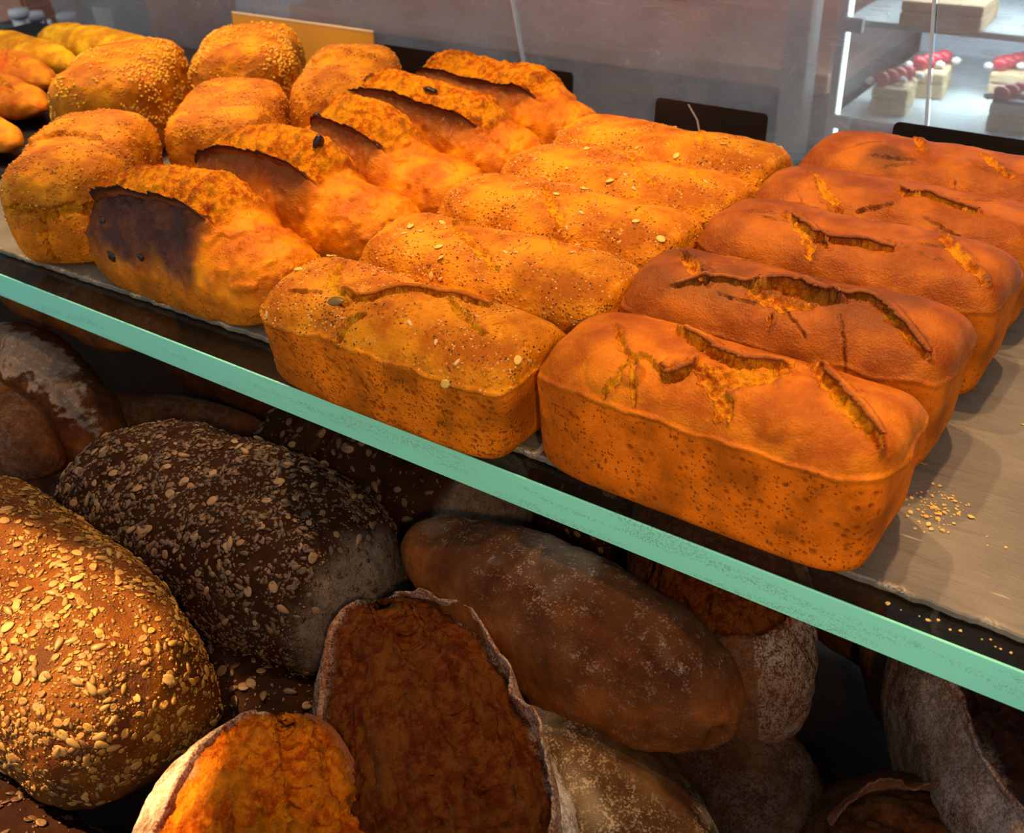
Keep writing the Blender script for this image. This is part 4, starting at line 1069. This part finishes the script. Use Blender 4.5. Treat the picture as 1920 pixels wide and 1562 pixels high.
# cake display case, lit from inside
dc = thing('cake_display_case', 'white-lit glass cake display case at the upper right behind the guard glass', 'display case', (-.66, 2.0, -1.02))
W_, D_ = 1.3, .55
zs = (.812, .995, 1.2)      # deck heights above floor
box('case_plinth', (-.06, .0, 0), (W_, D_, .62), M['alu'], dc, .004)
box('back_panel', (-.02, D_, .62), (W_, D_+.02, 1.6), M['caseback'], dc)
box('side_panel', (-.04, .02, .62), (-.03, D_, 1.6), M['caseglass'], dc)
box('corner_post', (-.125, -.02, .0), (-.075, .04, 1.6), M['alu'], dc, .004)
box('corner_post', (-.028, -.006, .62), (-.012, .012, 1.6), M['casewhite'], dc, .002)
for z in zs: box('glass_deck', (-.02, .01, z-.012), (W_, D_, z), M['casewhite'], dc, .002)
box('bottom_deck', (-.02, -.02, .62), (W_, D_, .64), M['casewhite'], dc, .002)
box('led_strip', (-.011, .002, .64), (-.006, .008, 1.6), M['led'], dc)
for z in zs[:]: box('led_strip', (.0, .10, z-.018), (W_, .112, z-.0125), M['led'], dc)
for z in zs[:2]: box('deck_bracket', (-.012, -.004, z-.022), (.018, .01, z+.006), M['casewhite'], dc, .002)

def cake(label, x, y, z, rz, w, d, h, topping, seed, group='cake slices in the lit case'):
    t = thing('cake_slice', label, 'cake', (x, y, z), (0, 0, rz), group)
    box('sponge_layer', (-w/2, -d/2, 0), (w/2, d/2, h*.55), M['sponge'], t, .004)
    box('cream_layer', (-w/2, -d/2, h*.55), (w/2, d/2, h*.95), M['creamcake'] if topping == 'berry' else M['sponge'], t, .005)
    r = np.random.RandomState(seed)
    if topping == 'berry':
        box('chocolate_glaze', (-w/2+.002, -d/2+.002, h*.95), (w/2-.002, d/2-.002, h*1.05), M['berry'], t, .004)
    for k in range(4 if topping else 0):
        px, py = (-w*.28+k*w*.18, -d*.32+k*d*.21)
        V, F = I2; V = V.copy(); V[:, :2] *= (1-.35*V[:, 2:3]); V = V*(.017, .013, .014)
        o = mesh_obj('strawberry', V, [F], M['straw'], t); o.location = (px, py, h+.010); o.rotation_euler = (.4, 1.0, .3*k)
        V2 = I1[0]*(.011, .009, .008); o2 = mesh_obj('cream_dab', V2, [I1[1]], M['creamcake'], t); o2.location = (px+.022*(1 if k % 2 else -1), py-.006, h+.006)
    return t
zl = -1.02+zs[0]; zu = -1.02+zs[1]
cake('strawberry cake slice nearest the left end of the lower case deck', -.595, 2.10, zl, .12, .068, .10, .055, 'straw', 1)
cake('dark-topped strawberry cake slice in the middle of the lower case deck', -.425, 2.30, zl, .1, .07, .10, .055, 'straw', 2)
cake('white cream slice with dark glaze and strawberries on the lower case deck', -.372, 2.10, zl, .1, .074, .10, .055, 'berry', 3)
cake('cream slice cut off by the right edge of the photo', -.275, 2.06, zl, .1, .074, .10, .055, 'berry', 4)
cake('strawberry cake slice behind the leftmost one', -.565, 2.24, zl, .12, .068, .10, .055, 'straw', 6)
cake('plain sponge slab on the upper case deck', -.505, 2.05, zu, .04, .14, .14, .05, None, 5)
cake('brown chocolate slab at the right of the upper case deck', -.27, 2.15, zu, .1, .14, .14, .04, None, 7)

# ---------------------------------------------------------------- camera
cam = bpy.data.cameras.new('camera'); co = bpy.data.objects.new('camera', cam); COL.objects.link(co)
cam.sensor_fit = 'HORIZONTAL'; cam.sensor_width = 36; cam.lens = F_PX/1920*36
cam.clip_start = .01
mw = Matrix(((RT[0][0], -RT[1][0], -RT[2][0], 0), (RT[0][1], -RT[1][1], -RT[2][1], 0), (RT[0][2], -RT[1][2], -RT[2][2], .45), (0, 0, 0, 1)))
co.matrix_world = mw
cam.dof.use_dof = True; cam.dof.focus_distance = .80; cam.dof.aperture_fstop = 11
scene.camera = co

# ---------------------------------------------------------------- light
def spot(name, loc, aim, power, size, blend, radius, col):
    l = bpy.data.lights.new(name, 'SPOT'); l.energy = power; l.spot_size = R(size); l.spot_blend = blend; l.shadow_soft_size = radius; l.color = col
    o = bpy.data.objects.new(name, l); COL.objects.link(o); o.location = loc
    o.rotation_euler = (Vector(aim)-Vector(loc)).to_track_quat('-Z', 'Y').to_euler()
    return o
WARM = (1., .59, .27)
LP = 40
# two rows of warm heat lamps above the loaves
for k, (x, p) in enumerate(((-1.55, 1.35), (-1.05, 1.12), (-.55, 1.), (-.05, 1.))):
    spot('heat_or_fill_lamp', (x-.12, 1.02, 1.25), (x+.12, .80, 0), LP*p, 46, .25, .018, WARM)
for k, (x, p) in enumerate(((-1.3, .9), (-.8, 1.), (-.3, 1.))):
    spot('heat_or_fill_lamp', (x-.02, .78, 1.30), (x+.02, .82, 0), LP*.8*p, 38, .25, .018, WARM)
spot('heat_or_fill_lamp', (-.92, .0, 1.0), (-.62, .0, -.12), 270, 30.5, .10, .012, WARM)  # spot added over the lower-left loaves; cone edge imitates the shelf's shadow
f = spot('heat_or_fill_lamp', (.40, -.35, .75), (-.34, .52, .06), 26, 26, .5, .03, WARM); f.scale = (2.2, 1, 1)  # added front-right fill for the loaf fronts, cone stretched along them
al = bpy.data.lights.new('case_light', 'AREA'); al.energy = 7; al.shape = 'RECTANGLE'; al.size = 1.2; al.size_y = .06; al.color = (.76, .93, 1)
ao = bpy.data.objects.new('case_light', al); COL.objects.link(ao); ao.location = (-.03, 2.06, .165)
ao2 = bpy.data.objects.new('case_light', al); COL.objects.link(ao2); ao2.location = (-.03, 2.2, -.05)

w = bpy.data.worlds.new('shop_daylight'); scene.world = w; w.use_nodes = True
nt = w.node_tree; bg = nt.nodes['Background']
tc = nt.nodes.new('ShaderNodeTexCoord'); sx = nt.nodes.new('ShaderNodeSeparateXYZ'); nt.links.new(tc.outputs['Generated'], sx.inputs[0])
# daylight comes from the shop front, behind and above the photographer
m1 = nt.nodes.new('ShaderNodeMath'); m1.operation = 'MULTIPLY_ADD'; nt.links.new(sx.outputs[1], m1.inputs[0]); m1.inputs[1].default_value = -1.; mz = nt.nodes.new('ShaderNodeMath'); mz.operation = 'MULTIPLY'; mz.inputs[1].default_value = .15; nt.links.new(sx.outputs[2], mz.inputs[0]); nt.links.new(mz.outputs[0], m1.inputs[2])
mr = nt.nodes.new('ShaderNodeMapRange'); nt.links.new(m1.outputs[0], mr.inputs[0]); mr.inputs[1].default_value = -.4; mr.inputs[2].default_value = 1.0; mr.inputs[3].default_value = .06; mr.inputs[4].default_value = .64
bg.inputs[0].default_value = (.92, .95, 1., 1); nt.links.new(mr.outputs[0], bg.inputs[1])

vs = scene.view_settings; vs.view_transform = 'Standard'; vs.look = 'None'; vs.gamma = 1; vs.exposure = 0; vs.use_curve_mapping = False
scene.cycles.use_denoising = True
scene.cycles.max_bounces = 8; scene.cycles.transparent_max_bounces = 16; scene.cycles.diffuse_bounces = 3; scene.cycles.glossy_bounces = 3
scene.cycles.caustics_reflective = False; scene.cycles.caustics_refractive = False
